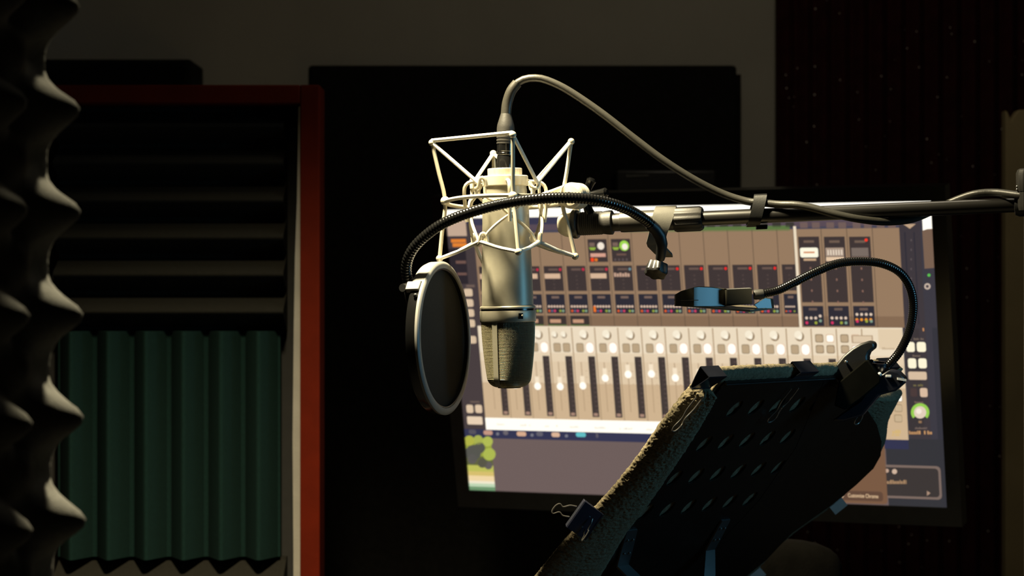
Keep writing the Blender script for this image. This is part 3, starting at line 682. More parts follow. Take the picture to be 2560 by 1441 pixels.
for q in range(3):
    a = R(20 + 120 * q); d = Vector((math.cos(a), math.sin(a), 0)); o = Vector((j.x, j.y, .085))
    MB().tube([o + d * .012, o + d * .10 + Vector((0, 0, -.04)), o + d * .28 + Vector((0, 0, -.073))], .009, 12).build('leg', M_satin, boom)
    MB().sphere(o + d * .28 + Vector((0, 0, -.073)), .012, 12).build('rubber_foot', M_rubber, boom)

# ================================================================== microphone
AX = 2.40                      # depth of the microphone's axis
def ax_x(py): return 1262.5 + (py - 450) * 0.0215
def MP(py): return P(ax_x(py), py, AX)
mdir = (MP(960) - MP(430)).normalized(); mo = MP(430); px2m = AX / F
def mlathe(prof, **k):
    return MB().lathe(mo, mdir, [((MP(y) - mo).dot(mdir), r * px2m) for y, r in prof], **k)
mic = thing('studio_microphone', MP(968), 'satin nickel side-address studio microphone hanging upside down in its cradle', 'microphone')
mlathe([(474, 50), (474, 54), (496, 54.5), (498, 57.3), (501, 57.8), (560, 59.0), (620, 61.2), (700, 63.6), (764, 64.6), (765, 55)], seg=72).build('body_tube', M_nickel, mic)
mlathe([(764, 60), (765.5, 68), (768, 70), (771.5, 70), (772.5, 67)], seg=72).build('upper_trim_ring', M_nickel, mic)
mlathe([(772, 60), (772, 67.2), (777, 67.2), (777, 60)], seg=72).build('black_gasket', M_gloss, mic)
hr = mlathe([(776.5, 60), (777, 69.5), (779, 70.3), (803, 70.3), (805.5, 69), (805.5, 58)], seg=72).build('head_ring', M_nickel, mic)
def ringpt(py, ang, r):       # ang 0 = towards the camera, + to the right
    u = Vector((1, 0, 0)); w = Vector((0, -1, 0)); return MP(py) + (u * math.sin(ang) + w * math.cos(ang)) * r * px2m
sw = MB(); 
sw.prism([ringpt(783, R(22), 70.6), ringpt(783, R(32), 70.6), ringpt(797, R(32), 70.6), ringpt(797, R(22), 70.6)], (ringpt(790, R(27), 1) - ringpt(790, R(27), 0)) * 0.8)
sw.build('switch_slot', M_gloss, mic, sharp=None)
MB().sphere(ringpt(789, R(30), 71.5), .0012, 10).build('switch_lever', M_nickel, mic)
# grille: rounded wedge of woven wire
GA = R(-30)                    # direction of the seam band
def grille_r(t, ang):          # t 0 top .. 1 bottom
    """cross-section: round at the ring, flattening across the seam towards the end"""
    k = 1 - 0.05 * t - 0.22 * t * t
    a = ang - GA                # angle from the seam plane; seam plane keeps its width
    c, s_ = abs(math.cos(a)), abs(math.sin(a)); n = 2.3
    return 1.0 / ((c / 1.0) ** n + (s_ / k) ** n) ** (1 / n)
GY0, GY1 = 805, 968
def gsurf(s_, ang, rad=64.5):
    """s_ 0..1 down the side then across the rounded end"""
    if s_ < 0.82: t = s_ / 0.82 * 0.86; f = 1 - 0.055 * t * t
    else:
        q = (s_ - .82) / .18; t = .86 + .14 * math.sin(q * math.pi / 2); f = (1 - 0.055 * .74) * (0.55 + .45 * math.cos(q * math.pi / 2)) if q < 1 else .55 * .96
    return ringpt(GY0 + (GY1 - GY0) * t, ang, rad * f * grille_r(t, ang))
NU, NV = 116, 48
vs = [gsurf(i / NV, 2 * math.pi * k / NU) for i in range(NV + 1) for k in range(NU)]
fs = [(i * NU + k, i * NU + (k + 1) % NU, (i + 1) * NU + (k + 1) % NU, (i + 1) * NU + k) for i in range(NV) for k in range(NU)]
M_mesh = mat('brass_wire_mesh', (0.50, 0.45, 0.30), 0.35, 0.4, var=0.05)
gm = MB().add(vs, fs).build('wire_grille', M_mesh, mic, sharp=None)
wf = gm.modifiers.new('wire', 'WIREFRAME'); wf.thickness = .00055; wf.use_even_offset = False
vs = [gsurf(i / 16, 2 * math.pi * k / 40, 61.5) for i in range(17) for k in range(40)]
fs = [(i * 40 + k, i * 40 + (k + 1) % 40, (i + 1) * 40 + (k + 1) % 40, (i + 1) * 40 + k) for i in range(16) for k in range(40)] + [tuple(range(640, 680))]
M_inner = mat('dark_inner_gauze', (0.045, 0.04, 0.034), 0.6, 0.2, var=0.1, scale=500, bump=.3, bscale=1800)
MB().add(vs, fs).build('inner_gauze', M_inner, mic, sharp=None).data.shade_smooth()
# bottom cap and seam band
vs = [gsurf(1.0, 2 * math.pi * k / 40, 64.7) for k in range(40)]
MB().prism(vs, mdir * .001).build('grille_end', M_inner, mic, sharp=None)
for sgn in (0, math.pi):
    rows = []
    for i in range(25):
        s_ = i / 24; rows.append((gsurf(s_, GA + sgn - R(6.2), 65.8), gsurf(s_, GA + sgn + R(6.2), 65.8)))
    MB().strip(rows, .0016).build('seam_band', M_nickel, mic, sharp=50)

# ================================================================== shock mount
SC = P(1262, 500, AX)
sm = thing('shock_mount', P(1268, 650, AX), 'cream wire shock mount with white elastic bands gripping the microphone', 'shock mount')
def Q(px, py, off): return P(px, py, AX + off)
TL, TF, TR, TB = Q(1080, 357, .0), Q(1282, 337, -.070), Q(1428, 354, .004), Q(1233, 384, .070)
JL, JF, JR, JB = Q(1113, 503, 0), Q(1283, 490, -.062), Q(1406, 505, .004), Q(1241, 523, .062)
BL, BF, BR, BB = Q(1099, 647, 0), Q(1296, 630, -.070), Q(1438, 641, .004), Q(1213, 667, .068)
rr = .0018
for a, b, c in ((TL, JL, BL), (TF, JF, BF), (TR, JR, BR), (TB, JB, BB)):
    MB().tube(resample(catmull([a, a.lerp(b, .5) , b, b.lerp(c, .5), c], 6), .006), rr * 1.15, 10).build('frame_rod', M_mount, sm)
    for p, r in ((a, .0035), (b, .0048), (c, .0037)): MB().sphere(p, r, 14).build('joint_ball', M_mount, sm)
# waist ring through the four joints
rc = (JL + JF + JR + JB) / 4; ring = []
ex = (JR - JL) / 2; ey = (JF - JB) / 2
for q in range(65):
    a = 2 * math.pi * q / 64; ring.append(rc + ex * math.cos(a) + ey * math.sin(a))
MB().tube(ring, .0021, 10, cap=False).build('waist_ring', M_mount, sm)
# collar that screws on to the microphone
mlathe([(421, 30), (421.5, 41.5), (423, 43), (437, 43), (440, 42), (440, 30)], seg=240, lobes=110, amp=.005).build('knurled_nut', M_mount, sm)
mlathe([(440, 40), (440, 55.5), (442, 57.8), (464, 57.5), (466, 56), (466, 40)], seg=72).build('collar', M_mount, sm)
mlathe([(465, 46), (465, 53), (478, 54), (478, 46)], seg=60).build('inner_sleeve', M_nickel, sm)
# inner cage: four bent arms, upper and lower hooks, four crosses
def C(ang, r, y): return ringpt(y, R(ang), r)
A0 = 6
for k in range(4):
    az = A0 + 90 * k
    MB().tube(resample(catmull([C(az, 54, 453), C(az, 84, 455), C(az, 98, 463), C(az, 103, 480), C(az, 101, 520), C(az, 97, 556)], 8), .003), .0019, 10).build('cage_arm', M_mount, sm)
for k in range(4):
    h = A0 + 45 + 90 * k; h2 = h - 90; mid = h - 45
    MB().tube(resample(catmull([C(h2 + 8, 98, 470), C(h2 + 10, 98, 494), C(h2 + 24, 94, 508), C(mid - 4, 88, 534), C(mid + 18, 92, 560), C(h - 12, 98, 584), C(h - 5, 99, 604)], 8), .003), .0016, 10).build('cage_cross_wire', M_mount, sm)
    MB().tube(resample(catmull([C(h - 8, 98, 470), C(h - 10, 98, 494), C(h - 24, 94, 508), C(mid + 4, 90, 534), C(mid - 18, 92, 560), C(h2 + 12, 98, 584), C(h2 + 5, 99, 604)], 8), .003), .0016, 10).build('cage_cross_wire', M_mount, sm)
    for lo, y in ((False, 452), (True, 590)):
        sg = 1
        pts = [C(h - 9, 92, y + 4), C(h - 9, 95, y + 14), C(h - 6, 102, y + 22), C(h, 104, y + 18), C(h + 2, 104, y + 2), C(h + 5, 102, y - 4), C(h + 9, 98, y + 2), C(h + 10, 96, y + 18)]
        MB().tube(resample(catmull(pts, 6), .002), .0020, 10).build('lower_hook' if lo else 'upper_hook', M_mount, sm)
# elastic bands
def hookp(k, y): return C(A0 + 45 + 90 * k, 104, y)      # k 0 right-front, 1 right-back, 2 left-back, 3 left-front
def band(pts, r=.0019): MB().tube(resample([Vector(p) for p in pts], .01), r, 10).build('elastic_band', M_band, sm)
band([TL + Vector((0, 0, .002)), TF + Vector((0, 0, .002))], .0021)
band([TF, hookp(0, 462)]); band([TL, hookp(3, 462)]); band([TB, hookp(2, 456)]); band([TB, hookp(1, 462)])
band([TR, hookp(0, 458)]); band([TR + Vector((0, 0, .001)), hookp(1, 462)])
for a, ks in ((BL, (3, 2)), (BF, (3, 0)), (BR, (0, 1)), (BB, (2, 1))):
    for k in ks:
        h = hookp(k, 606); band([a, a.lerp(h, .5) + Vector((0, 0, -.0012)), h])
for k in (0, 3):
    h = hookp(k, 603); band([C(A0 + 45 + 90 * k - 6, 98, 606), C(A0 + 45 + 90 * k + 6, 100, 606)])
# swivel arm, boss, wing knob, threaded cone on the boom
MB().prism([Q(1352, 483, -.004), Q(1378, 474, -.004), Q(1418, 459, -.004), Q(1424, 520, -.004), Q(1382, 500, -.004), Q(1352, 492, -.004)], (0, .012, 0)).build('swivel_arm', M_mount, sm, bevel=.002)
bo = P(1425, 489, AX - .012); bax = Vector((.46, .888, 0))
MB().lathe(bo, bax, [(-.002, .002), (-.001, .010), (.0008, .0122), (.003, .0132), (.012, .0132), (.0125, .0124), (.0135, .0132), (.0155, .0132), (.016, .0124), (.017, .0132), (.020, .0132), (.021, .011)], seg=48).build('swivel_boss', M_mount, sm, sharp=22)
MB().lathe(bo - bax * .0026, bax, [(0, .0036), (.0016, .0040)], seg=24).build('pivot_screw', M_chrome, sm)
kb = bo + bax * .019
MB().lathe(kb, bax, [(0, .006), (.012, .006), (.012, .003)], seg=24).build('knob_core', M_gloss, sm)
wk = MB(); u_, w_ = Vector((.888, -.46, 0)), Vector((0, 0, 1)); kc = kb + bax * .012
for ang, ln in ((62, .0185), (8, .025), (-68, .019)):
    d = u_ * math.cos(R(ang)) + w_ * math.sin(R(ang)); t2 = u_ * -math.sin(R(ang)) + w_ * math.cos(R(ang))
    wk.tube([kc, kc + d * ln * .45, kc + d * ln * .8, kc + d * ln, kc + d * (ln + .002)], [.0055, .0042, .0046, .0052, .003], 14)
wk.build('wing_knob', M_gloss, sm)
MB().obox(BP(1441, -28, .012), Vector((.004, 0, 0)), Vector((0, .006, 0)), Vector((0, 0, .016))).build('swivel_neck', M_mount, sm, bevel=.0015)
boomlathe([(1396, 10), (1397, 19), (1403, 25), (1412, 30), (1426, 34), (1432, 34.5), (1433, 30)], seg=48).build('threaded_cone', M_mount, sm)
boomlathe([(1432, 30), (1432.5, 35), (1435, 36.5), (1443, 36.5), (1446, 34), (1447, 24)], seg=60, lobes=30, amp=.006).build('lock_ring', M_satin, sm)

# ================================================================== microphone cable
cb = thing('microphone_cable', MP(420), 'dark cable arching from the microphone top and wound along the boom arm', 'cable')
def XP(py, x=None): return P(x if x else 1263.5 - (430 - py) * -.004, py, AX)
xo = P(1262, 425, AX); xd = (P(1265, 283, AX) - xo).normalized()
def xl(prof, **k): return MB().lathe(xo, xd, [((425 - y) * px2m, r * px2m) for y, r in prof], **k)
xl([(425, 15), (424, 20.5), (392, 20.5), (391, 19.8), (388, 19.8), (387, 20.8), (383, 20.8), (382, 20), (379, 20), (378, 20.8), (360, 21), (359, 22)], seg=40).build('connector_shell', M_gloss, cb)
xl([(360, 19), (360, 22), (357, 22.2), (356, 20.5), (353.5, 20.5), (353, 22.2), (349, 22.2), (348, 20.5), (345.5, 20.5), (345, 22.2), (320, 22), (312, 21), (300, 17.5), (284, 12.8), (282, 10)], seg=40).build('connector_boot', M_rubber, cb)
cp = [P(1264.8, 288, AX), P(1268, 258, AX), P(1278, 228, AX - .001), P(1293, 208, AX - .001)]
MB().tube(resample(catmull(cp, 8), .003), 13 * px2m, 16).build('strain_relief', M_cable, cb)
path = cp + [P(1312, 198, AX - .002), P(1338, 195, AX - .003), P(1368, 201, AX - .004), P(1420, 226, AX - .006), P(1500, 280, AX - .01), P(1580, 342, AX - .014), P(1660, 402, AX - .018), P(1740, 452, AX - .02), P(1810, 486, AX - .022),
    BP(1868, -38, -.002), BP(1900, -34, -.004), BP(1945, -27, -.006), BP(1990, -24, -.010), BP(2030, -15, -.0118), BP(2090, 4, -.0125), BP(2150, 19, -.0105), BP(2215, 28, -.002), BP(2280, 24, .008), BP(2340, 2, .0128), BP(2395, -20, .0098), BP(2440, -32, .004), BP(2490, -33, .0), BP(2540, -25, -.012), BP(2590, -16, -.018), BP(2640, 10, -.015), BP(2680, 80, -.01), BP(2690, 200, .0)]
end = path[-1]
path += [Vector((end.x + .004, end.y, 1.0)), Vector((end.x + .01, end.y, .4)), Vector((end.x + .03, end.y - .03, .05)), Vector((end.x + .12, end.y - .1, .0052)), Vector((end.x + .4, end.y - .25, .0042))]
MB().tube(resample(catmull(path, 10), .006), 9.6 * px2m, 14).build('cable_jacket', M_cable, cb)
# clip that holds the cable on the boom
cc = thing('cable_clip', BP(1892), 'black plastic clip holding the cable on the boom arm', 'clip')
loop = []
up = Vector((0, 0, 1)); fwd = Vector((0, -1, 0)); r1 = .0098
prof = []
for q in range(13): a = R(200 - q * 34 + 0); 
pr = [(math.cos(R(t)) * .0096, math.sin(R(t)) * .0096) for t in (200, 235, 270, 305, 335, 0)] + [(.0098, .006), (.0092, .014), (.006, .0195), (0, .021), (-.005, .0175), (-.0072, .011), (-.0094, .004), (-.0096, .0005)]
w_ax = bdir * .0063
rows = [(BP(1888, 0, 0) + fwd * f_ + up * z_ - w_ax + bdir * (z_ * .25), BP(1888, 0, 0) + fwd * f_ + up * z_ + w_ax + bdir * (z_ * .25)) for f_, z_ in pr]
MB().strip(rows, .0018).build('loop', M_black, cc)
MB().obox(BP(1904, 28), bdir * .0055, fwd * .004, up * .0022).build('catch', M_black, cc, bevel=.0006)

# ================================================================== pop filter
pf = thing('pop_filter', P(1110, 850, 2.395), 'round pop filter with black mesh and grey hoop on a gooseneck beside the microphone', 'pop filter')
PC = P(1113, 846, 2.375); pn = Vector((.945, -.318, .03)).normalized()
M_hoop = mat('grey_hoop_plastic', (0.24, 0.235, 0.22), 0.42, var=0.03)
s_pf = 2.375 / F; Ro = 191 * s_pf
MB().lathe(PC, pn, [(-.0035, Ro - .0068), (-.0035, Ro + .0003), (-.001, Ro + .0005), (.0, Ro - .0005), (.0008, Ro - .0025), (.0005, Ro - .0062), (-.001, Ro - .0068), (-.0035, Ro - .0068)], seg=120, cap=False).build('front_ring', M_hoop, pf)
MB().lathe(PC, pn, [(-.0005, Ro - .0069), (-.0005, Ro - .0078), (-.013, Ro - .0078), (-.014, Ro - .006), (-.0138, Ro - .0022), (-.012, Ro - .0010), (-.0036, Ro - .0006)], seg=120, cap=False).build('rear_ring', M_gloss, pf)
M_net = mat('black_nylon_mesh', (0.020, 0.0195, 0.018), 0.75, spec=.2, var=0.15, scale=900, bump=0.35, bscale=2600)
MB().lathe(PC, pn, [(-.004, .0001), (-.0042, Ro * .5), (-.004, Ro - .0072)], seg=96, cap=False).build('mesh_screen', M_net, pf)
MB().lathe(PC, pn, [(-.011, .0001), (-.0112, Ro * .5), (-.011, Ro - .0072)], seg=96, cap=False).build('mesh_screen', M_net, pf)
# bracket on the rim (upper left), black gooseneck socket
v_up = (Vector((0, 0, 1)) - pn * pn.z).normalized(); v_s = pn.cross(v_up).normalized()
if v_s.y > 0: v_s = -v_s          # towards the camera
def rim(ang, r, h): return PC + (v_up * math.cos(R(ang)) + v_s * math.sin(R(ang))) * (Ro + r) + pn * h
# socket sits on the outer face of the hoop, camera side
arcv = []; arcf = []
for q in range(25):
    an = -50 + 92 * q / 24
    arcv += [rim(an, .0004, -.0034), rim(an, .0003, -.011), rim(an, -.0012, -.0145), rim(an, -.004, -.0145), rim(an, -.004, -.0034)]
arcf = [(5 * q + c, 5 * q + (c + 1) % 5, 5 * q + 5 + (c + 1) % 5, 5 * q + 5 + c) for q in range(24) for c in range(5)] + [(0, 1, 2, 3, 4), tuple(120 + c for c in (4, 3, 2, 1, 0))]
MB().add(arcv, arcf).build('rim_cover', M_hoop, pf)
MB().prism([rim(43, -.004, -.018), rim(43, .0022, -.018), rim(51, .0022, -.018), rim(51, -.004, -.018)], pn * .014).build('rim_bracket', M_hoop, pf, bevel=.001)
MB().sphere(rim(56, .0008, -.006), .0022, 12).build('bracket_screw', M_black, pf)
sk0 = P(1024, 708, 2.345)
MB().tube([sk0 + Vector((-.001, 0, .004)), sk0, P(1033, 745, 2.343), P(1040, 790, 2.342), P(1044, 830, 2.343)], [.005, .0068, .0078, .0062, .002], 20).build('socket', M_black, pf)
MB().tube([P(1029, 722, 2.344), rim(48, .0, -.022)], [.005, .004], 12).build('socket_arm', M_black, pf)
def goose(pts, r, pitch=.0031, amp=.055, seg=16):
    c = resample(catmull(pts, 14), pitch / 4); rs = [r * (1 + amp * math.sin(2 * math.pi * i / 4.0 + .8)) for i in range(len(c))]
    return MB().tube(c, rs, seg)
gp = [P(1021, 712, 2.345), P(1016, 668, 2.342), P(1028, 630, 2.336), P(1058, 595, 2.330), P(1110, 558, 2.322), P(1190, 527, 2.314), P(1285, 505, 2.309), P(1385, 495, 2.309), P(1480, 499, 2.315), P(1555, 518, 2.328), P(1610, 548, 2.345), P(1640, 575, 2.355)]
goose(gp, .0052).build('gooseneck', M_gloss, pf)
MB().tube([P(1626, 562, 2.351), P(1638, 573, 2.354), P(1650, 590, 2.357), P(1655, 610, 2.360), P(1652, 640, 2.366), P(1650, 648, 2.368)], [.0058, .0060, .0060, .0056, .005, .0045], 18).build('ferrule', M_black, pf)
Dc = boom_D(1655)
def CPt(x, y, d): return P(x, y, Dc + d)
rows = [(CPt(1642, 548, .0135), CPt(1693, 546, .0135)), (CPt(1641, 531, .0115), CPt(1693, 529, .0115)), (CPt(1640, 521, .0055), CPt(1692, 519, .0055)), (CPt(1640, 519, 0), CPt(1691, 517, 0)), (CPt(1637, 524, -.007), CPt(1690, 520, -.007)), (CPt(1632, 538, -.0125), CPt(1687, 534, -.0125)),
    (CPt(1627, 562, -.0155), CPt(1677, 560, -.0155)), (CPt(1621, 588, -.0135), CPt(1667, 586, -.0135)), (CPt(1616, 607, -.011), CPt(1662, 612, -.011)), (CPt(1619, 615, -.007), CPt(1664, 619, -.007)), (CPt(1636, 632, .001), CPt(1680, 636, .001)), (CPt(1648, 641, .008), CPt(1682, 641, .008))]
MB().strip(rows, .0024).build('clamp_hook', mat('lamplit_black_steel', (0.11, 0.105, 0.09), 0.38, var=.15, bump=.05, bscale=900), pf, sharp=50)  # black-painted hook, base colour lightened to stand for the lamp's reflection
MB().tube([P(1655, 585, Dc - .002), P(1643, 672, Dc - .002)], .0026, 12).build('clamp_screw', M_black, pf)
MB().lathe(P(1644, 660, Dc - .002), (P(1637, 698, Dc - .010) - P(1644, 660, Dc - .002)), [(0, .006), (.0008, .0098), (.0105, .0112), (.0125, .0100), (.0135, .006)], seg=60, lobes=6, amp=.10).build('clamp_knob', M_black, pf)

# ================================================================== music stand
sw_ = Vector((.63, .777, 0)).normalized(); sd_ = Vector((-.777 * .7071, .63 * .7071, -.7071)).normalized()   # along the top edge, down the slope
sn_ = sw_.cross(sd_).normalized()
if sn_.y > 0: sn_ = -sn_                         # the underside, turned to the camera
SA = P(1752, 962, 2.285)
def onst(px, py, lift=0.0):
    o = Vector((0, 0, CAMZ)); d = P(px, py, 1.0) - o; t = (SA + sn_ * lift - o).dot(sn_) / d.dot(sn_)
    return o + d * t
def st_uv(px, py, lift=0.0):
    q = onst(px, py, lift) - SA; return q.dot(sw_), q.dot(sd_)
def ST(u, v, h=0.0): return SA + sw_ * u + sd_ * v + sn_ * h
DW, DL = 0.375, 0.345
ctr = ST(DW * .45, DL * .72)
stand = thing('music_stand', (ctr.x + .05, ctr.y - .02, 0), 'black perforated music stand seen from behind, tilted to the left', 'music stand')
# perforated desk: a grid of cells, each with one round hole
h00 = st_uv(1613, 1280); h04 = st_uv(1827, 1251); h30 = st_uv(1817, 1023)
pu_ = (h04[0] - h00[0]) / 4; pv_ = (h00[1] - h30[1]) / 3
vs, fs = [], []
nh = 20; us = [h00[0] - .5 * pu_ + i * pu_ for i in range(8)]; vs_ = [h00[1] + .5 * pv_ - i * pv_ for i in range(0, 5)][::-1]
def quad(u0, v0, u1, v1):
    o = len(vs); vs.extend([ST(u0, v0), ST(u1, v0), ST(u1, v1), ST(u0, v1)]); fs.append((o, o + 1, o + 2, o + 3))
def holecell(u0, v0, u1, v1, ru, rv):
    cu, cv = (u0 + u1) / 2, (v0 + v1) / 2; o = len(vs)
    for k in range(nh):
        a = 2 * math.pi * (k + .5) / nh; c, s_ = math.cos(a), math.sin(a)
        vs.append(ST(cu + ru * c, cv + rv * s_))
        m_ = max(abs(c) / ((u1 - u0) / 2), abs(s_) / ((v1 - v0) / 2)); vs.append(ST(cu + c / m_, cv + s_ / m_))
    for k in range(nh):
        k2 = (k + 1) % nh; fs.append((o + 2 * k, o + 2 * k + 1, o + 2 * k2 + 1, o + 2 * k2))
    cor = [(u1, v1), (u0, v1), (u0, v0), (u1, v0)]
    for q, (cu_, cv_) in enumerate(cor):
        k = int((math.atan2(cv_ - cv, cu_ - cu) % (2 * math.pi)) / (2 * math.pi) * nh - .5); k2 = (k + 1) % nh
        vs.append(ST(cu_, cv_)); fs.append((o + 2 * k + 1, len(vs) - 1, o + 2 * k2 + 1))
uend = us[-1]
for i in range(len(us) - 1):
    for j_ in range(len(vs_) - 1): holecell(us[i], vs_[j_], us[i + 1], vs_[j_ + 1], .0088, .0118)
UL = .040
quad(UL, 0, DW, vs_[0]); quad(UL, vs_[-1], DW, DL)
if us[0] > UL: quad(UL, vs_[0], us[0], vs_[-1])
if uend < DW: quad(uend, vs_[0], DW, vs_[-1])
M_clip0 = mat('polished_black_edge', (0.03, 0.03, 0.03), 0.2, var=.05, spec=1.0)
M_desk = mat('black_powder_coat', (0.009, 0.0048, 0.0035), 0.38, var=0.2, bump=0.12, bscale=1500)
dk = MB().add(vs, fs).build('desk_plate', M_desk, stand, sharp=None, fix=True)
sf = dk.modifiers.new('thickness', 'SOLIDIFY'); sf.thickness = .0016; sf.offset = 0
wing = [(2060, 955), (2120, 985), (2165, 1020), (2192, 1062), (2204, 1105), (2202, 1140), (2184, 1172), (2140, 1214), (2082, 1262), (2030, 1298), (1980, 1334), (1945, 1370), (1915, 1402), (1868, 1440), (1800, 1510), (1700, 1500), (1760, 1400), (1900, 1250), (1990, 1120)]
MB().prism([onst(x, y, .0012) for x, y in wing], sn_ * -.0016).build('side_wing', M_desk, stand, sharp=30)
# folded rims along the edges, ledge at the bottom
MB().obox(ST(DW * .5 + .02, -.001, -.005), sw_ * (DW * .5 - .02), sd_ * .001, sn_ * .007).build('top_rim', M_desk, stand)
MB().obox(ST(DW * .5 + .015, DL, -.02), sw_ * (DW * .5 - .015), sd_ * .001, sn_ * .022).build('bottom_ledge', M_desk, stand)
MB().tube([ST(UL, -.0005, .0026), ST(DW - .09, -.0005, .0026)], .0007, 8).build('rim_lip', M_clip0, stand)
# bracket: two bent arms fixed to the plate with small screws, meeting at the neck
hub = ST(*st_uv(1690, 1560), .045)
def arm(p_top, p_bend, wd, p_end, name='bracket_arm'):
    a, b = ST(*st_uv(*p_top), .002), ST(*st_uv(*p_bend), .0045)
    w1 = sw_ * wd
    MB().strip([(a - w1, a + w1), (b - w1, b + w1)], .0022).build(name, M_desk, stand)
    e = p_end; w2 = Vector((.80, -.55, 0)).normalized() * .010
    return b, w1, e, w2
M_flap = mat('black_enamel', (0.03, 0.03, 0.03), 0.42, var=.1, spec=1.0)
for (pt, pbd, pe, tw) in (((1577, 1322), (1549, 1406), (1640, 1500), .010), ((1812, 1297), (1768, 1367), (1772, 1500), .0088)):
    a = ST(*st_uv(*pt), .002); b = ST(*st_uv(*pbd), .005); w1 = sw_ * tw
    MB().strip([(a - w1 * .9, a + w1 * .9), (a.lerp(b, .5) - w1, a.lerp(b, .5) + w1), (b - w1, b + w1)], .002).build('bracket_plate', M_flap, stand, sharp=20)
    e = P(pe[0], pe[1], b.y - .012); w3 = Vector((.78, .62, 0)) * .0095
    m1 = b.lerp(e, .45) + Vector((0, .002, 0))
    MB().strip([(b - w1, b + w1), (m1 - w1.lerp(w3, .5), m1 + w1.lerp(w3, .5)), (e - w3, e + w3)], .002).build('bracket_flap', M_flap, stand, sharp=60)
    for t in (.25, .62):
        for sgn in (-.45, .45):
            MB().sphere(a.lerp(b, t) + w1 * sgn + sn_ * .0015, .0016, 10).build('rivet', M_satin, stand)
neck = P(1705, 1540, 2.45)
MB().tube([P(1640, 1500, ST(*st_uv(1549, 1406), .005).y - .012), neck, P(1772, 1500, ST(*st_uv(1768, 1367), .005).y - .012)], [.008, .013, .008], 16).build('neck_block', M_desk, stand)
MB().lathe((neck.x, neck.y, .05), (0, 0, 1), [(0, .014), (.62, .014), (.62, .018), (.68, .018), (.68, .010), (neck.z - .05, .010)], 24).build('pole', M_desk, stand)
for q in range(3):
    a = R(200 + 120 * q); d = Vector((math.cos(a), math.sin(a), 0)); o = Vector((neck.x, neck.y, .09))
    MB().tube([o + d * .012, o + d * .12 + Vector((0, 0, -.03)), o + d * .26 + Vector((0, 0, -.081))], .008, 12).build('leg', M_desk, stand)
# ------------------------------------------------------------------ towel draped over the desk
M_towel = mat('dark_terry_towel', (0.155, 0.130, 0.085), 0.95, var=0.25, scale=350, bump=0.5, bscale=1100, spec=0.05, sheen=0.0)
tow = thing('terry_towel', ST(DW * .5, DL * .9, -.02), 'dark terry towel draped over the front of the music stand and around its edges', 'towel')
def terry(p, nrm, amp, f=520, f2=230):
    return p + nrm * (amp * (noise.noise(p * f) + .7 * noise.noise(p * f2 + Vector((3, 1, 7)))))
# front sheet (reader's side), seen through the holes
vs, fs = [], []; nu_, nv_ = 60, 60
for i in range(nu_ + 1):
    for j_ in range(nv_ + 1):
        u = .036 + (DW - .03) * i / nu_; v = -.004 + (DL + .0) * j_ / nv_
        vs.append(terry(ST(u, v, -.0042), sn_, .0010))
fs = [(i * (nv_ + 1) + j_, (i + 1) * (nv_ + 1) + j_, (i + 1) * (nv_ + 1) + j_ + 1, i * (nv_ + 1) + j_ + 1) for i in range(nu_) for j_ in range(nv_)]
fsh = MB().add(vs, fs).build('front_sheet', M_towel, tow, sharp=None); fsh.data.shade_smooth()
sf = fsh.modifiers.new('thickness', 'SOLIDIFY'); sf.thickness = .004; sf.offset = 1 if False else 0
# left roll: outline taken along the edge, wraps from the front round to the back of the plate
def sweep_roll(outer, inner, name, bulge, edge=-.0125, thick=.45, nL=440, nG=110, back=.004, front=-.010, amp=.0016):
    """outer / inner: photo points along the outer outline and along the free inner border on the back of the plate"""
    oc = resample(catmull([onst(x, y, edge) for x, y in outer], 8), .01); ic = resample(catmull([onst(x, y, back) for x, y in inner], 8), .01)
    def at(c, t):
        f_ = t * (len(c) - 1); k = min(int(f_), len(c) - 2); return c[k].lerp(c[k + 1], f_ - k)
    vs = []; 
    for i in range(nL + 1):
        t = i / nL; o_ = at(oc, t); i_ = at(ic, t); side = (o_ - i_); side = (side - sn_ * side.dot(sn_)); L = side.length; sdn = side.normalized()
        # closed profile: start at the inner border on the back, bulge round the edge, return on the front
        prof_ = [(0, .0), (.15, .003 * bulge), (.38, .0040 * bulge), (.62, .0038), (.80, .0008), (.93, -.0115 * thick), (.99, -.025 * thick), (.97, -.034 * thick), (.84, -.042 * thick), (.5, -.045 * thick), (.0, -.036 * thick)]
        pts = [i_ + sdn * (L * a_) + sn_ * h_ for a_, h_ in prof_]; pts = resample(catmull(pts, 6), .0001) if False else catmull(pts, 8)
        cum = [0]
        for a_, b_ in zip(pts, pts[1:]): cum.append(cum[-1] + (b_ - a_).length)
        cen = i_ + sdn * (L * .5) - sn_ * .004; k = 0
        for g in range(nG + 1):
            s_ = cum[-1] * g / nG
            while k < len(cum) - 2 and cum[k + 1] < s_: k += 1
            p = pts[k].lerp(pts[k + 1], (s_ - cum[k]) / max(1e-9, cum[k + 1] - cum[k]))
            vs.append(terry(p, (p - cen).normalized(), amp))
    fs = [(i * (nG + 1) + g, (i + 1) * (nG + 1) + g, (i + 1) * (nG + 1) + g + 1, i * (nG + 1) + g + 1) for i in range(nL) for g in range(nG)]
    fs += [tuple(range(nG + 1)), tuple(nL * (nG + 1) + g for g in range(nG, -1, -1))]
    o = MB().add(vs, fs).build(name, M_towel, tow, sharp=None); o.data.shade_smooth(); return o
sweep_roll([(1748, 952), (1722, 968), (1690, 1005), (1650, 1055), (1590, 1140), (1530, 1215), (1465, 1285), (1400, 1355), (1330, 1440), (1265, 1515)],
           [(1786, 985), (1778, 1010), (1752, 1060), (1712, 1125), (1662, 1200), (1610, 1275), (1568, 1330), (1520, 1410), (1495, 1450), (1440, 1530)], 'left_fold', 1.5, amp=.0012)
